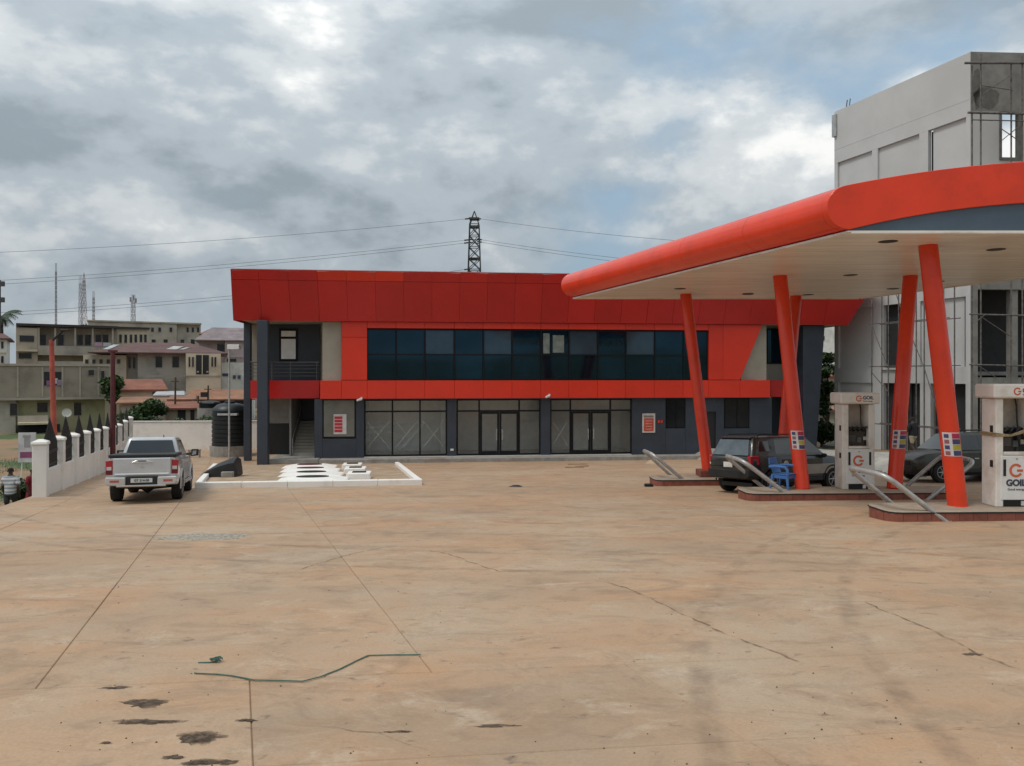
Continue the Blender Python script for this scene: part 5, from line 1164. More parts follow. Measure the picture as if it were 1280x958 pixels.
# small low tiled houses
def low(name, label, px0, px1, pe, pr, pb, d, wall, roof, hip=0.2, ang=0.0):
    h = House(name, label, px0, d, ang); h.b('wall', wall, px0 + 1, px1 - 1, pe, pb, 0, 7, base=True); h.roof(roof, px0, px1, pe, pr, 0, 7, hip, 0.3); return h
h = low('tiled_cottage', 'low cottage with red-brown tiled roof under the cream house', 148, 205, 487, 474, 500, 66, TW['cream'], ROOF['tile'], 0.12)
h.win(190, 196, 490, 498)
h = low('rusty_shed', 'low shed with long rusty sheet roof above the hedge', 150, 214, 503, 496, 520, 60, TW['tan'], ROOF['rust'], 0.04); h.win(165, 172, 507, 516)
h = low('brown_shed', 'small shed with brown rusted roof and dark doorway', 206, 247, 510, 502, 528, 58, TW['tan'], ROOF['tile'], 0.06); h.b('doorway', VOID, 222, 232, 513, 528, -0.05, -0.003); h.b('doorway', VOID, 238, 243, 513, 528, -0.05, -0.003)
h = low('orange_roofed_shed', 'navy shed with bright rust-orange sheet roof beside the water tanks', 232, 315, 499, 487, 530, 70, mat('navy_sheet', (0.02, 0.025, 0.05), 0.6), ROOF['rust'], 0.1); h.win(240, 250, 505, 514)
h = low('tin_shed', 'small grey tin-roofed shed tucked beside the cottage', 196, 226, 494, 489, 512, 64, TW['concrete'], ROOF['tin'], 0.05); h.win(203, 208, 498, 504)
h = low('lean_to', 'rusty lean-to roof between the sheds and the cream house', 214, 240, 499, 494, 520, 62, TW['tan'], ROOF['rust'], 0.05)
# 5 far grey flat block
h = House('far_block', 'plain grey-green flat-roofed block on the skyline', 110, 135, R(2), 'building')
h.b('wall', TW['concrete'], 110, 221, 404, 440, 0, 14, base=True); h.b('end_wall', TW['grey'], 221.2, 251, 404.5, 440, 1.0, 14, base=True); h.b('parapet', TW['concrete'], 109, 252, 402, 403.9, -0.2, 14.2)
for a in (172, 188.5, 197.5, 211.5): h.win(a, a + 4.2, 409, 415.5)
for a in (233, 239.5, 246): h.win(a, a + 3.2, 409, 416, 1.0)
for a in (189, 204, 225, 238): h.win(a, a + 6, 424, 431)
# 6 mauve house and white low block
h = House('mauve_house', 'mauve house with pinkish grey hipped roof beside the shop', 247, 105)
h.b('wall', TW['mauve'], 249, 281, 426, 470, 1.0, 12, base=True); h.b('front_wing', TW['mauve'], 281.2, 330, 426, 470, 0, 12, base=True); h.roof(ROOF['mauve'], 247, 335, 425.5, 410, 0, 12, 0.2)
h.win(271, 280.5, 430, 440, 1.0); h.b('band', TW['mauve'], 249, 330, 445, 447, -0.1, -0.003); h.win(283, 296, 448, 453)
h = House('tiled_roof_house', 'far house showing only a brown tiled roof behind the mauve house', 250, 120); h.b('wall', TW['tan'], 252, 290, 419, 440, 0, 8, base=True); h.roof(ROOF['tile'], 252, 290, 418, 410, 0, 8)
h = House('white_block', 'low white block with small blue lettering panels beside the mauve house', 276, 82); h.b('wall', TW['white'], 277, 318, 453.5, 500, 0, 6, base=True)
for a in (291, 297): h.win(a, a + 4, 469, 474, 0, mat('blue_panel', (0.06, 0.08, 0.15), 0.5))
h.b('sign_board', mat('blue_panel', (0.06, 0.08, 0.15), 0.5), 278, 287, 467, 470.5, -0.08, -0.003)
# right side: far houses seen between the shop and the unfinished building
h = House('pink_house', 'pale pink house glimpsed behind the leaning slate column', 1012, 85); h.b('wall', mat('town_pink', (0.42, 0.30, 0.25), 0.85), 1012, 1046, 470, 520, 0, 8, base=True); h.roof(ROOF['tile'], 1012, 1046, 470, 462, 0, 8)
for py in (478, 494): h.win(1028, 1032, py, py + 7)
h = House('far_white_block', 'tall pale block behind the tree beside the unfinished building', 1008, 120, 0, 'building'); h.b('wall', TW['white'], 1008, 1050, 408, 500, 0, 8, base=True)
for py in (420, 440): h.win(1026, 1031, py, py + 6)
h = House('grey_shed', 'low grey shed behind the bush right of the shop', 1012, 66); h.b('wall', TW['grey'], 1012, 1046, 512, 545, 0, 5, base=True); h.roof(ROOF['rust'], 1012, 1046, 512, 508, 0, 5); h.win(1024, 1030, 522, 530)
# houses hidden by the shop but showing from the side
for i, (px, d, w, pt) in enumerate(((360, 110, 60, 428), (700, 120, 90, 425), (840, 105, 70, 430))):
    h = House('town_house', ('tan house standing behind the shop, by its left end', 'broad cream house standing behind the middle of the shop', 'grey house standing behind the right end of the shop')[i], px, d)
    m = (TW['tan'], TW['cream'], TW['grey'])[i]; h.b('wall', m, px, px + w, pt, 480, 0, 9, base=True); h.roof(ROOF[('brown', 'rust', 'tin')[i]], px, px + w, pt, pt - 8, 0, 9)
    for k in range(3): h.win(px + 8 + k * 16, px + 15 + k * 16, pt + 8, pt + 20)
# advertising board by the path
p = P(34, 585, 31); ab = thing('notice_easel', 'white advertising board with purple print on legs beyond the spiked wall', 'sign', (p.x, 31, terrain(p.x, 31)), R(10))
zb_, zt_ = P(34, 578, 31).z - terrain(p.x, 31), P(34, 541, 31).z - terrain(p.x, 31)
bd = box('board', mat('board_white', (0.55, 0.54, 0.54), 0.5), ab, -.32, .32, -.03, .03, zb_, zt_)
box('print', mat('board_purple', (0.24, 0.07, 0.15), 0.5), bd, -.25, .3, -.036, -.031, zb_ + .18, zb_ + .42); box('print', mat('board_grey', (0.3, 0.3, 0.31), 0.5), bd, -.1, .12, -.036, -.031, zb_ + .6, zb_ + 1.0); box('print', mat('board_grey', (0.3, 0.3, 0.31), 0.5), bd, -.14, .14, -.036, -.031, zt_ - .2, zt_ - .1)
for sx in (-.25, .25): MB().cyl((sx, 0.02, -.1), (sx * .8, 0.035, zb_ + .1), .025).build('leg', WHITE, ab)

# ------------------------------------------------------------------ pylon, masts, power lines
def lattice(name, label, px, py0, pbase, d, w0, w1, bays, r, m, cap=None):
    t = P(px, py0, d); b0 = terrain(t.x, d) if d < 400 else 0
    o = thing(name, label, 'tower', (t.x, d, b0)); H = t.z - b0
    leg = MB(); br = MB()
    def cw(f): return w0 + (w1 - w0) * f
    for sx, sy in ((-1, -1), (1, -1), (1, 1), (-1, 1)):
        MB().tube([(sx * cw(0), sy * cw(0), -.3), (sx * cw(.93), sy * cw(.93), H * .93), (0, 0, H)] if cap else [(sx * cw(0), sy * cw(0), -.3), (sx * cw(1), sy * cw(1), H)], r * 1.3, 4).build('leg', m, o)
    for k in range(bays):
        f0, f1 = .93 * k / bays, .93 * (k + 1) / bays; a, b = cw(f0), cw(f1); z0, z1 = H * f0, H * f1
        for (p, q) in (((-1, -1), (1, -1)), ((1, -1), (1, 1)), ((1, 1), (-1, 1)), ((-1, 1), (-1, -1))):
            br.tube([(p[0] * a, p[1] * a, z0), (q[0] * b, q[1] * b, z1)], r, 4); br.tube([(q[0] * a, q[1] * a, z0), (p[0] * b, p[1] * b, z1)], r, 4); br.tube([(p[0] * b, p[1] * b, z1), (q[0] * b, q[1] * b, z1)], r, 4)
    br.build('bracing', m, o); return o, H, b0
PM = mat('pylon_steel', (0.055, 0.055, 0.055), 0.6, var=0.2)
PYD = 112
py_, Hp, pb = lattice('power_pylon', 'dark lattice power pylon rising behind the shop roof', 593, 264, 340, PYD, 1.5, 0.62, 16, 0.055, PM, True)
def zz(y): return P(593, y, PYD).z - pb
for y_ in (274, 284, 324): MB().box(-.72, .72, -.72, .72, zz(y_) - .12, zz(y_) + .12).build('ring_frame', PM, py_)
for y_, w in ((273, 1.6), (300, 1.7), (304, 1.4)):
    MB().tube([(-w * .5, -.3, zz(y_)), (w * .5, .3, zz(y_))], 0.07, 4).build('cross_arm', PM, py_)
CBL = mat('cable_black', (0.10, 0.10, 0.11), 0.6)
def wire(label, p0, p1, d0, d1, sag):
    a, b = P(*p0, d0), P(*p1, d1); o = thing('power_line', label, 'cable', tuple(b), 0, 'overhead power lines')
    pts = [a.lerp(b, t / 24) - b - Vector((0, 0, sag * 4 * (t / 24) * (1 - t / 24))) for t in range(25)]
    MB().tube(pts, 0.024, 5).build('conductor', CBL, o)
    ins = [pts[-1] + (pts[-2] - pts[-1]) * k for k in (0.05, 0.4)] if d1 == PYD else [pts[0] + (pts[1] - pts[0]) * k for k in (0.05, 0.4)]
    MB().tube(ins, 0.11, 6).build('insulator', PM, o)
wire('upper overhead cable running towards the town side of the pylon', (-60, 318), (591, 273), 100, PYD, 0.6)
wire('higher of the middle pair of cables on the town side of the pylon', (-60, 354), (590, 299.5), 100, PYD, 0.6)
wire('lower of the middle pair of cables on the town side of the pylon', (-60, 359), (590, 303), 100, PYD, 0.6)
wire('higher of the lowest pair of cables, passing behind the shop fascia', (-60, 394), (590, 336), 100, PYD, 0.8)
wire('lower of the lowest pair of cables, passing behind the shop fascia', (-60, 398), (590, 340), 100, PYD, 0.8)
wire('upper overhead cable running towards the canopy side of the pylon', (595, 273), (1000, 310), PYD, 100.001, 0.6)
wire('higher of the pair of cables on the canopy side of the pylon', (596, 299), (1000, 341), PYD, 100.001, 0.6)
wire('lower of the pair of cables on the canopy side of the pylon', (596, 302), (1000, 348), PYD, 100.001, 0.6)
MM = mat('mast_steel', (0.26, 0.24, 0.25), 0.6)
lattice('radio_mast', 'tall thin single radio mast above the tan gallery building', 70, 329, 406, 260, 0.3, 0.16, 24, 0.035, MM)
lattice('radio_mast', 'pale slim lattice mast just beside the taller twin', 100.5, 345, 404, 330, 0.9, 0.35, 13, 0.04, MM)
lattice('radio_mast', 'red and white lattice mast with pointed top, tapering upward', 105, 341, 404, 300, 1.5, 0.25, 13, 0.045, mat('mast_red', (0.22, 0.13, 0.13), 0.6), True)
lattice('radio_mast', 'short faint lattice mast between the twin masts and the far block', 117, 364, 404, 340, 0.5, 0.3, 10, 0.045, MM)
tm, Ht, bt = lattice('radio_mast', 'stubby telecom mast with panel antennas above the far grey block', 166.5, 368, 404, 300, 0.9, 0.5, 9, 0.05, MM)
for k, (dx, dz) in enumerate(((-1.0, -1.2), (1.0, -1.6), (0.1, -0.4))): MB().box(dx - .25, dx + .25, -.3, .3, Ht + dz - 1.8, Ht + dz).build('antenna', MM, tm)
lp_, = (thing('utility_pole', 'dark utility pole with crossed fittings at the palm tree', 'pole', (P(-1.5, 350, 78).x, 78, terrain(P(-1.5, 350, 78).x, 78))),)
MB().tube([(0, 0, -.3), (0, 0, P(0, 350, 78).z - lp_.location.z)], [.22, .18], 8).build('shaft', PM, lp_)
for y_ in (352, 372): MB().box(-.2, .55, -.12, .12, P(0, y_, 78).z - lp_.location.z - .5, P(0, y_, 78).z - lp_.location.z).build('fitting', PM, lp_)

# ------------------------------------------------------------------ trees and bushes
def crown(rd, blobs, n, leaf):
    m = MB()
    for k in range(n):
        c, r = rd.choice(blobs)
        d = Vector((rd.gauss(0, 1), rd.gauss(0, 1), rd.gauss(0, 1))).normalized() * (rd.random() ** 0.45)
        p = Vector(c) + Vector((d.x * r[0], d.y * r[1], d.z * r[2])); s = leaf * rd.uniform(.6, 1.4)
        a = Vector((rd.gauss(0, 1), rd.gauss(0, 1), rd.gauss(0, .6))).normalized(); b = a.cross(Vector((rd.gauss(0, 1), rd.gauss(0, 1), rd.gauss(0, 1)))).normalized()
        m.quad(p - a * s, p - b * s * .45, p + a * s, p + b * s * .45)
    return m
def bush(name, label, cat, px, d, w, hgt, n, leaf, seed, trunk=0.0, mt=None, group=None):
    rd = random.Random(seed); x = (px - 640) / F * d; zb = terrain(x, d); o = thing(name, label, cat, (x, d, zb), 0, group)
    blobs = []
    for k in range(9):
        a = rd.uniform(0, 6.28); q = rd.uniform(0, .75); hh = trunk + (hgt - trunk) * rd.uniform(.15, .82)
        rr = w * rd.uniform(.25, .45); blobs.append(((math.cos(a) * q * w * .7, math.sin(a) * q * w * .7, hh), (rr, rr, rr * .7)))
    t = MB(); t.tube([(0, 0, -.2), (0.05 * w, 0, trunk + (hgt - trunk) * .3), (0, .05 * w, trunk + (hgt - trunk) * .6)], [w * .06 + .03, w * .045 + .02, .02], 8)
    for c, r in blobs: t.tube([(0.03 * w, 0, trunk * .6 + .1), Vector((c[0] * .5, c[1] * .5, trunk * .5 + c[2] * .4)), c], [w * .03 + .015, .02 + w * .012, .01], 5)
    t.build('trunk', BARK, o)
    c = crown(rd, blobs, n, leaf).build('crown', mt or LEAF, o); return o
bush('bush', 'leafy green bush in front of the tiled cottage, over the plain white wall', 'bush', 182, 56, 2.2, 3.4, 2600, .16, 1, 0, None)
bush('bush', 'smaller green bush beneath the rusty shed roof', 'bush', 168, 57, 1.5, 2.7, 1500, .15, 2)
bush('bush', 'low green bush before the brown shed doorway', 'bush', 222, 55, 1.8, 1.9, 1300, .14, 3)
bush('bush', 'dark green bush beside the smaller water tank', 'bush', 252, 55, 1.5, 2.3, 1300, .14, 4)
bush('bush', 'thick low bush beside the man in the striped shirt', 'bush', 29, 26.2, 0.9, 1.15, 2600, .07, 5)
bush('bush', 'small ragged shrub at the foot of the forecourt edge, by the man', 'bush', 3, 24.2, 0.5, 0.6, 1000, .06, 6)
bush('bush', 'yellow-green bush between the rusty shed and the plain wall', 'bush', 196, 54.5, 1.3, 2.3, 1400, .14, 31)
bush('bush', 'round bush beside the end of the spiked wall', 'bush', 160, 55, 1.0, 2.2, 1200, .13, 32)
bush('bush', 'low hedge clump before the brown shed, by the round bush', 'bush', 236, 54.5, 1.2, 1.7, 1200, .13, 33)
bush('tree', 'leafy tree standing beside the tiled cottage', 'tree', 143, 64, 1.6, 5.0, 1800, .18, 34, 1.6)
bush('tree', 'slender leafy tree between the shop end and the unfinished building', 'tree', 1034, 58, 1.9, 8.0, 3800, .2, 7, 2.0)
bush('bush', 'bright green bush behind the black car bonnet, beside the shop end', 'bush', 1027, 52, 1.6, 3.0, 2200, .15, 8)
bush('tree', 'dark rounded tree top on the skyline behind the gallery building', 'tree', 101, 150, 3.2, 14.5, 1600, .5, 9, 8.0)
for i, (px, d) in enumerate(((430, 140), (560, 150), (760, 135), (920, 140))):
    bush('tree', ('tall tree behind the shop, nearest its left end', 'tall tree behind the shop next to the pylon', 'tall tree behind the middle of the shop fascia', 'tall tree behind the shop under the canopy line')[i], 'tree', px, d, 3.5, 9.5, 1200, .5, 20 + i, 4)
# palm
pd = 90; px_ = P(2, 395, pd); po = thing('palm_tree', 'coconut palm with drooping fronds above the white house', 'tree', (px_.x, pd, terrain(px_.x, pd)))
Hh = P(2, 396, pd).z - po.location.z
MB().tube([(0.3, 0, -.2), (0.1, 0, Hh * .5), (0, 0, Hh)], [.28, .2, .15], 10).build('trunk', BARK, po, smooth=True)
rd = random.Random(4)
for k in range(17):
    a = k * 2.399; el = rd.uniform(-.2, 1.1); L = rd.uniform(1.7, 2.4); m = MB(); prev = Vector((0, 0, Hh)); dirv = Vector((math.cos(a) * math.cos(el), math.sin(a) * math.cos(el), math.sin(el)))
    pts = [prev]
    for s in range(9):
        dirv = (dirv + Vector((0, 0, -.16))).normalized(); prev = prev + dirv * L / 9; pts.append(prev)
    m.tube(pts, [.05 - .005 * j for j in range(10)], 4)
    for j in range(1, 10):
        for q in range(2):
            pp = pts[j - 1].lerp(pts[j], q * .5 + .2); sd = dirv.cross(Vector((0, 0, 1))).normalized(); ll = .75 * math.sin(math.pi * (j / 10) ** .7) + .12
            for sg in (-1, 1):
                tip = pp + sd * sg * ll * .8 + (pts[j] - pts[j - 1]).normalized() * .25 - Vector((0, 0, ll * .45)); w_ = (pts[j] - pts[j - 1]).normalized() * .06
                m.quad(pp - w_, tip, pp + w_)
    m.build('frond', LEAFP, po)
# grass on the verge
gm = MB(); rd = random.Random(8)
for k in range(9000):
    o_ = -7.2 - abs(rd.gauss(0, 1)) * 6; yy = rd.uniform(14, 48); x = o_ - AX * yy
    if (math.sin(x * .9) + math.sin(yy * .55 + x * .3)) < 0.1: continue
    z = terrain(x, yy) - .01; hh = rd.uniform(.06, .2); a = rd.uniform(0, 6.28); w_ = .012
    gm.quad((x - w_ * math.cos(a), yy - w_ * math.sin(a), z), (x + w_ * math.cos(a), yy + w_ * math.sin(a), z), (x + rd.uniform(-.06, .06), yy + rd.uniform(-.06, .06), z + hh))
g = gm.build('grass', LEAF); tag(g, 'tufts of rough green grass on the verge beyond the spiked wall', 'grass', None, 'stuff')

# ------------------------------------------------------------------ people
def skinned(name, nodes, edges, m, parent, sub=2):
    me = bpy.data.meshes.new(name); me.from_pydata([n[0] for n in nodes], edges, []); me.materials.append(m)
    o = bpy.data.objects.new(name, me); COL.objects.link(o); o.parent = parent
    md = o.modifiers.new('skin', 'SKIN'); md.use_smooth_shade = True
    for i, n in enumerate(nodes):
        r = n[1]; r = (r, r) if not isinstance(r, tuple) else r
        me.skin_vertices[0].data[i].radius = r; me.skin_vertices[0].data[i].use_root = (i == 0)
    s = o.modifiers.new('sub', 'SUBSURF'); s.levels = sub; s.render_levels = sub
    return o
def person(label, loc, rz, shirt, trousers, short=True, stride=0.2, dress=False, hgt=1.72):
    o = thing('person', label, 'person', loc, rz); k = hgt / 1.72; o.scale = (k, k, k)
    sL, sR = stride, -stride       # facing +y
    nodes = [((0, 0, .95), (.13, .10)), ((0, 0, 1.15), (.125, .095)), ((0, .0, 1.36), (.16, .10)), ((0, 0, 1.47), (.07, .065)), ((0, .02, 1.55), (.055, .06)), ((0, .03, 1.63), (.075, .092)), ((0, .03, 1.70), (.055, .07)),
             ((.19, 0, 1.40), .06), ((.25, -sL * .5, 1.13), .046), ((.25, -sL * .5 + .08, .90), .034), ((.25, -sL * .5 + .12, .80), .03),
             ((-.19, 0, 1.40), .06), ((-.25, -sR * .5, 1.13), .046), ((-.25, -sR * .5 + .10, .90), .034), ((-.25, -sR * .5 + .15, .80), .03),
             ((.10, 0, .88), .088), ((.10, sL * .6 + .03, .50), .062), ((.10, sL, .10), .04), ((.10, sL + .02, .04), .04), ((.11, sL + .16, .03), .035),
             ((-.10, 0, .88), .088), ((-.10, sR * .4 + .05, .50), .062), ((-.10, sR - .03, .10), .04), ((-.10, sR - .02, .04), .04), ((-.11, sR + .13, .03), .035)]
    ed = [(0, 1), (1, 2), (2, 3), (3, 4), (4, 5), (5, 6), (2, 7), (7, 8), (8, 9), (9, 10), (2, 11), (11, 12), (12, 13), (13, 14), (0, 15), (15, 16), (16, 17), (17, 18), (18, 19), (0, 20), (20, 21), (21, 22), (22, 23), (23, 24)]
    for (hi, sg) in ((10, 1), (14, -1)):
        h = Vector(nodes[hi][0])
        for f in range(5):
            b = len(nodes)
            if f == 0: ps = [h + Vector((-.02 * sg, .035, .03)), h + Vector((-.03 * sg, .055, -.01))]
            else: ps = [h + Vector((0, .03 - .02 * (f - 1), -.035)), h + Vector((-.015 * sg, .035 - .02 * (f - 1), -.075 - .008 * (2 - abs(f - 2.5)))),]
            nodes += [(tuple(ps[0]), .010), (tuple(ps[1]), .008)]; ed += [(hi, b), (b, b + 1)]
    body = skinned('body', nodes, ed, SKIN, o)
    sn = [((0, 0, .84), (.185, .15)), ((0, 0, .95), (.18, .145)), ((0, 0, 1.15), (.172, .135)), ((0, 0, 1.34), (.19, .135)), ((0, 0, 1.45), (.10, .09)), ((.19, 0, 1.40), .088), ((.245, -sL * .35, 1.16), .078), ((-.19, 0, 1.40), .088), ((-.245, -sR * .35, 1.16), .078)]
    se = [(0, 1), (1, 2), (2, 3), (3, 4), (3, 5), (5, 6), (3, 7), (7, 8)]
    skinned('shirt', sn, se, shirt, o)
    if dress:
        MB().lathe([(.15, .98), (.2, .8), (.27, .35), (.30, .12), (.28, .12)], 20).build('skirt', shirt, o, smooth=True)
    else:
        zk = .48 if short else .12
        def lg(sx, st, kk): return [((sx, 0, .86), .105), ((sx, st * kk + .03, .50 if not short else .56), .082)] + ([] if short else [((sx, st, .14), .06)])
        tn = [((0, 0, .96), (.15, .12))] + lg(.10, sL, .6) + lg(-.10, sR, .4); n = 2 if short else 3
        skinned('trousers', tn, [(0, 1)] + [(1 + i, 2 + i) for i in range(n - 1)] + [(0, 1 + n)] + [(1 + n + i, 2 + n + i) for i in range(n - 1)], trousers, o)
    hm = mat('black_hair', (0.008, 0.007, 0.006), 0.9)
    rings = []
    for j in range(7):
        t = j / 6 * 1.35; r = math.cos(t - .1) if j else 1
        rings.append([(.088 * max(.02, math.cos(t)) * math.cos(a * .5236) if j < 6 else .004 * math.cos(a * .5236), .02 + .104 * (max(.02, math.cos(t)) if j < 6 else .04) * math.sin(a * .5236), 1.635 + .095 * math.sin(t)) for a in range(12)])
    MB().loft(rings).build('hair', hm, o, smooth=True)
    ey = mat('eye_white', (.5, .5, .48), .3)
    for sx in (-.03, .03):
        MB().lathe([(.002, .116), (.011, .112), (.011, .10)], 8, (sx, 0, 1.625), 'y').build('eye', ey, o)
        MB().tube([(sx * 2.75, .03, 1.645), (sx * 3.0, .02, 1.62), (sx * 2.75, .03, 1.59)], [.012, .016, .010], 6).build('ear', SKIN, o, smooth=True)
    MB().tube([(0, .115, 1.635), (0, .136, 1.60), (0, .115, 1.59)], [.008, .015, .010], 6).build('nose', SKIN, o, smooth=True)
    MB().box(-.025, .025, .105, .118, 1.555, 1.565).build('mouth', mat('lip', (.07, .03, .025), .5), o)
    for sx, st in ((.105, sL + .07), (-.105, sR + .05)): MB().loft([[(sx - .045, st - .12, z), (sx + .045, st - .12, z), (sx + .05, st + .08, z), (sx + .03, st + .14, z), (sx - .03, st + .14, z), (sx - .05, st + .08, z)] for z in (0, .02, .03)]).build('sandal', BLACKP, o)
    return o
stripe = bpy.data.materials.new('striped_shirt'); stripe.use_nodes = True
sn_, sl_ = stripe.node_tree.nodes, stripe.node_tree.links
wv = sn_.new('ShaderNodeTexWave'); wv.bands_direction = 'Z'; wv.inputs['Scale'].default_value = 2.6; wv.inputs['Distortion'].default_value = 0.6
tcs = sn_.new('ShaderNodeTexCoord'); sl_.new(tcs.outputs['Object'], wv.inputs[0])
rs = sn_.new('ShaderNodeValToRGB'); rs.color_ramp.elements[0].position = .3; rs.color_ramp.elements[0].color = (.26, .29, .32, 1); rs.color_ramp.elements[1].position = .55; rs.color_ramp.elements[1].color = (.58, .58, .58, 1)
sl_.new(wv.outputs[0], rs.inputs[0]); sl_.new(rs.outputs[0], sn_['Principled BSDF'].inputs['Base Color']); sn_['Principled BSDF'].inputs['Roughness'].default_value = .9
mx_ = (13 - 640) / F * 24.6
person('man in white and grey striped shirt walking away beyond the forecourt edge', (mx_, 24.6, terrain(mx_, 24.6)), R(12), stripe, mat('dark_shorts', (0.035, 0.035, 0.04), .9), True, .16)
mx_ = (40 - 640) / F * 26.0
person('person in dark red dress half hidden behind the first wall pillar', (mx_, 26.0, terrain(mx_, 26.0)), R(-100), mat('red_cloth', (0.20, 0.012, 0.025), .9), SKIN, False, .03, True, 1.5)
pz = zfl - 0.06
pp = (1141 - 640) / F * 33
person('builder in dark shirt and khaki shorts at the foot of the scaffold', (pp, 33, terrain(pp, 33)), R(30), mat('dark_shirt', (0.012, 0.012, 0.016), .9), mat('khaki', (0.30, 0.25, 0.17), .9), True, .2)

# ------------------------------------------------------------------ loose things on the forecourt
def gpath(pts, dz): return [G(x, y, dz) for x, y in pts]
STRAP = mat('green_strap', (0.045, 0.13, 0.095), 0.55, var=0.2, scale=8)
so_ = G(400, 850); sr = thing('green_strap', 'thin green plastic strap lying in a loose line across the concrete', 'strap', tuple(so_))
pts = [(526, 820), (495, 820.2), (460, 821), (445, 828), (425, 838), (400, 848), (378, 853.5), (350, 852.5), (318, 852), (290, 846.5), (270, 844.5), (246, 843.5), (243, 843)]
path = gpath(pts, 0.012); n = MB()
for i in range(len(path) - 1):
    a, b = path[i] - so_, path[i + 1] - so_; d = (b - a).normalized(); s_ = Vector((-d.y, d.x, 0)) * .006; u_ = Vector((0, 0, .003))
    n.hexa([a - s_ - u_, b - s_ - u_, b + s_ - u_, a + s_ - u_, a - s_ + u_, b - s_ + u_, b + s_ + u_, a + s_ + u_])
n.build('band', STRAP, sr)
e0 = G(272, 829, .02) - so_; kn = MB(); rd = random.Random(3)
kn.tube([G(248, 829.5, .008) - so_, G(262, 829.5, .01) - so_, e0], .007, 5)
for k in range(4):
    c = e0 + Vector((rd.uniform(-.04, .04), rd.uniform(-.03, .03), 0)); r_ = rd.uniform(.03, .055)
    kn.tube([c + Vector((r_ * math.cos(t * .7), r_ * .6 * math.sin(t * .7), .012 * math.sin(t * 1.3) + .01)) for t in range(9)], .006, 5)
kn.build('knot', STRAP, sr)
MUD = mat('dried_mud', (0.15, 0.105, 0.072), 0.95, var=0.35, scale=14, bump=0.8, bscale=30)
def ragged(m, radial=True, scale=9.0, lo=0.62, hi=0.98, top=0.9):
    n, l = m.node_tree.nodes, m.node_tree.links; b = n['Principled BSDF']; out = n['Material Output']
    t = n.new('ShaderNodeTexNoise'); t.inputs['Scale'].default_value = scale; t.inputs['Detail'].default_value = 7; t.inputs['Roughness'].default_value = .7
    g = n.new('ShaderNodeNewGeometry'); l.new(g.outputs['Position'], t.inputs['Vector'])
    a = n.new('ShaderNodeMath'); a.operation = 'MULTIPLY_ADD'; a.inputs[1].default_value = 1.5; a.inputs[2].default_value = -0.75 if radial else 0.0; l.new(t.outputs['Fac'], a.inputs[0]); src = a.outputs[0]
    if radial:
        tc_ = n.new('ShaderNodeTexCoord'); mp = n.new('ShaderNodeMapping'); mp.inputs['Location'].default_value = (-1, -1, 0); mp.inputs['Scale'].default_value = (2, 2, 0); l.new(tc_.outputs['Generated'], mp.inputs[0])
        le = n.new('ShaderNodeVectorMath'); le.operation = 'LENGTH'; l.new(mp.outputs[0], le.inputs[0])
        ad = n.new('ShaderNodeMath'); ad.operation = 'ADD'; l.new(le.outputs['Value'], ad.inputs[0]); l.new(src, ad.inputs[1]); src = ad.outputs[0]
    r = n.new('ShaderNodeMapRange'); r.inputs[1].default_value = lo; r.inputs[2].default_value = hi; r.inputs[3].default_value = top; r.inputs[4].default_value = 0.0; l.new(src, r.inputs[0])
    tr = n.new('ShaderNodeBsdfTransparent'); mx = n.new('ShaderNodeMixShader'); l.new(r.outputs[0], mx.inputs[0]); l.new(tr.outputs[0], mx.inputs[1]); l.new(b.outputs[0], mx.inputs[2]); l.new(mx.outputs[0], out.inputs['Surface'])
GRIT = MUD
MUD = mat('mud_stain', (0.14, 0.097, 0.066), 0.95, var=0.35, scale=14, bump=0.8, bscale=30)
ragged(MUD, True, 13.0, 0.28, 0.95, 0.92)
def mud(px, py, wpx, hpx, seed, label, h=0.022):
    rd = random.Random(seed); c = G(px, py); rx = 1.25 * abs(G(px + wpx / 2, py).x - c.x); ry = 1.35 * abs(G(px, py - hpx / 2).y - c.y); h *= .5
    n = 40; ph = [rd.uniform(0, 6.28) for _ in range(6)]
    def rad(a): return 1 + .22 * math.sin(2 * a + ph[0]) + .2 * math.sin(3 * a + ph[1]) + .16 * math.sin(5 * a + ph[2]) + .12 * math.sin(9 * a + ph[3]) + .08 * math.sin(14 * a + ph[4])
    rings = []
    for f, z in ((1.0, -.004), (.9, .5), (.62, 1.0), (.3, .7), (.05, .9)):
        ring = []
        for k in range(n):
            a = 2 * math.pi * k / n; x, y = rx * f * rad(a) * math.cos(a), ry * f * rad(a) * math.sin(a)
            ring.append((x, y, gz(c.x + x, c.y + y) - c.z + (z * h * (rd.uniform(.5, 1.2) if z > 0 else 1))))
        rings.append(ring)
    o = MB().loft(rings).build('mud_patch', MUD, None, loc=tuple(c)); tag(o, label, 'mud', 'dried mud patches near the strap')
for i, a in enumerate(((183, 879, 44, 9), (178, 902.5, 62, 6), (250, 921.5, 56, 11), (146, 860, 30, 3.5), (308, 901, 22, 3), (216, 947, 20, 5), (255, 953.5, 46, 6), (132, 929, 11, 3), (285, 953, 24, 5))):
    mud(*a, 40 + i, ('broad dull patch of dried mud, closest to the strap end', 'long thin streak of dried mud', 'large thick clod of dark mud', 'faint narrow mud streak beyond the others', 'small dark mud streak lying across a slab joint', 'small oval mud patch', 'wide mud patch cut by the near edge', 'tiny mud spot apart from the others', 'thin mud smear beside the wide patch')[i], (.012, .014, .035, .008, .015, .012, .02, .01, .01)[i])
for i, a in enumerate(((620, 907.5, 50, 3), (1217, 818, 20, 3), (498, 915, 30, 2.5))): mud(*a, 70 + i, ('thin dark dirt streak alone on the middle slabs', 'small dirt clot before the front pump island', 'faint dirt streak on the slab beyond the strap')[i], .006)
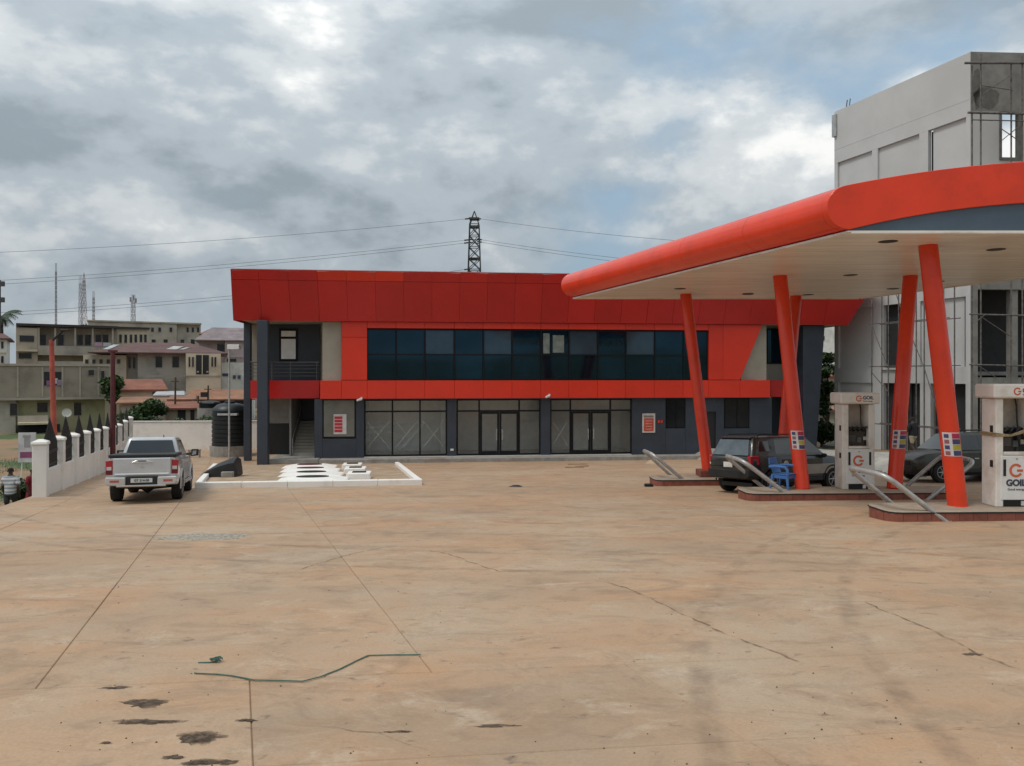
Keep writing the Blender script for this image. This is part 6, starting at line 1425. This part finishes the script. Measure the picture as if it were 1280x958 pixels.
# stains: thin smears of dried slurry
CRK = mat('crack_dark', (0.29, 0.19, 0.118), 0.95, var=0.3, scale=3)
ragged(CRK, False, 5.0, 0.62, 0.95, 0.9)
def crack(label, pts, w, seed):
    rd = random.Random(seed); P_ = [G(*p) for p in pts]; fine = []
    for i in range(len(P_) - 1):
        k = max(2, int((P_[i + 1] - P_[i]).length / .12))
        for j in range(k): fine.append(P_[i].lerp(P_[i + 1], j / k) + Vector((rd.uniform(-.025, .025), rd.uniform(-.025, .025), 0)))
    fine.append(P_[-1]); o0 = fine[0].copy(); m = MB()
    L, T = [], []
    for i, p in enumerate(fine):
        d = (fine[min(i + 1, len(fine) - 1)] - fine[max(i - 1, 0)]).normalized(); s = Vector((-d.y, d.x, 0)) * w * .9 * rd.uniform(.08, 1.0) * (0.15 if i in (0, len(fine) - 1) else 1)
        z = gz(p.x, p.y) + .005; L.append(Vector((p.x - s.x, p.y - s.y, z)) - o0); T.append(Vector((p.x + s.x, p.y + s.y, z)) - o0)
    for i in range(len(L) - 1):
        m.quad(L[i], L[i + 1], T[i + 1], T[i])
    o = m.build('surface_crack', CRK, None, loc=tuple(o0)); tag(o, label, 'crack', 'cracks across the concrete')
crack('wandering dark crack crossing the long slab joint behind the strap', [(370, 714), (400, 704), (440, 693), (488, 683)], .02, 1)
crack('ragged crack running towards the tank yard corner on the middle slabs', [(535, 688), (560, 693), (600, 707), (628, 716)], .018, 2)
crack('long broken crack through the slabs facing the front pump island', [(1080, 752), (1115, 768), (1160, 786), (1200, 806), (1230, 822), (1280, 838)], .02, 3)
crack('worn crack with spalled edges on the open middle slabs', [(760, 728), (800, 742), (840, 762), (900, 790), (960, 812), (1000, 828)], .022, 4)
crack('hairline crack curving over the near middle slab', [(370, 908), (420, 912), (470, 917), (510, 930), (545, 943)], .006, 5)
crack('thin crack on the slabs near the front pump island corner', [(880, 648), (960, 672), (1050, 700)], .008, 6)
# planks and scraps by the plinth
for i, (px, py, l_, w_, a) in enumerate(((722, 581, 1.0, .12, .1), (718, 585, .9, .14, -.1), (727, 583.5, .7, .1, .3))):
    c = G(px, py); o = MB().box(-l_ / 2, l_ / 2, -w_ / 2, w_ / 2, 0, .05).build('wood_offcut', mat('raw_wood', (0.36, 0.24, 0.14), .8), None, loc=(c.x, c.y, c.z + (0, .0, .0)[i]), rot=(0, 0, a))
    tag(o, ('long wood offcut lying closest to the shop plinth', 'wood offcut lying outermost before the shop doors', 'short wood offcut between two longer ones')[i], 'wood', 'wood offcuts before the shop doors')
c = G(645, 608.5); o = MB().loft([[(.22 * math.cos(R(40 * j)) * (1 + .3 * (j % 2)), .14 * math.sin(R(40 * j)), 0) for j in range(9)], [(.12 * math.cos(R(40 * j)), .08 * math.sin(R(40 * j)), .05) for j in range(9)]]).build('plastic_scrap', BLACKP, None, loc=tuple(c)); tag(o, 'black plastic scrap lying alone before the rear island', 'scrap')
c = G(812, 608); o = MB().box(-.14, .14, -.1, .1, 0, .10).build('rubber_block', RUBBER, None, loc=tuple(c + Vector((-.05, -.12, 0))), bevel=.02); tag(o, 'black rubber block at the tip of the rear island', 'block')
c = G(818, 579.5); o = MB().loft([[(.5 * math.cos(R(45 * j)), .35 * math.sin(R(45 * j)), 0) for j in range(8)], [(.15 * math.cos(R(45 * j)), .1 * math.sin(R(45 * j)), .22) for j in range(8)]]).build('sand_heap', mat('sand', (.45, .34, .22), .95, bump=.4), None, loc=tuple(c)); tag(o, 'little sand heap against the plinth near the rear island', 'sand heap')
# rough grey repair patch
c = G(252, 671.5); rd = random.Random(5); rp_ = MB(); ring = []
for k in range(36):
    a = 2 * math.pi * k / 36; q = rd.uniform(.8, 1.08); x, y = 0.86 * q * math.copysign(abs(math.cos(a)) ** .6, math.cos(a)), 0.42 * q * math.copysign(abs(math.sin(a)) ** .6, math.sin(a)); ring.append((x, y))
rp_.loft([[(x * f, y * f, gz(c.x + x * f, c.y + y * f) - c.z + z) for x, y in ring] for f, z in ((1, .001), (.94, .009), (.5, .012))])
o = rp_.build('repair_patch', mat('gravel_patch', (0.40, 0.35, 0.28), .95, var=.35, scale=18, bump=1.0, bscale=50), None, loc=tuple(c)); tag(o, 'rough grey gravelly repair patch on the slabs behind the pickup', 'patch')
# thin poles in the town
for i, (px, y0, d) in enumerate(((218.5, 472, 60), (259.5, 482, 63), (247, 495, 61))):
    p_ = P(px, y0, d); zt_ = terrain(p_.x, d); o = thing('utility_pole', ('weathered wooden pole before the cream hip-roofed house', 'wooden pole with small meter box beside the navy shed', 'short wooden pole by the brown shed')[i], 'pole', (p_.x, d, zt_))
    MB().tube([(0, 0, -.2), (.05, 0, p_.z - zt_)], [.1, .07], 8).build('shaft', BARK, o)
    MB().box(-.3, .3, -.04, .04, p_.z - zt_ - .35, p_.z - zt_ - .28).build('cross_arm', BARK, o)
    if i == 1: MB().box(-.5, .05, -.2, -.08, p_.z - zt_ - .95, p_.z - zt_ - .55).build('meter_box', BLACKP, o)
# pebbles and grit
gm = MB(); rd = random.Random(21)
for k in range(150):
    px, py = rd.uniform(0, 1280), 600 + 358 * rd.random() ** .8; c = G(px, py); s = rd.uniform(.004, .012)
    gm.loft([[(c.x + s * math.cos(R(90 * j + 20)) * rd.uniform(.6, 1.2), c.y + s * math.sin(R(90 * j + 20)) * rd.uniform(.6, 1.2), c.z - .003) for j in range(4)], [(c.x + .4 * s * math.cos(R(90 * j + 20)), c.y + .4 * s * math.sin(R(90 * j + 20)), c.z + s * .7) for j in range(4)]])
g = gm.build('grit', GRIT); tag(g, 'scattered dark grit and pebbles on the concrete', 'grit', None, 'stuff')
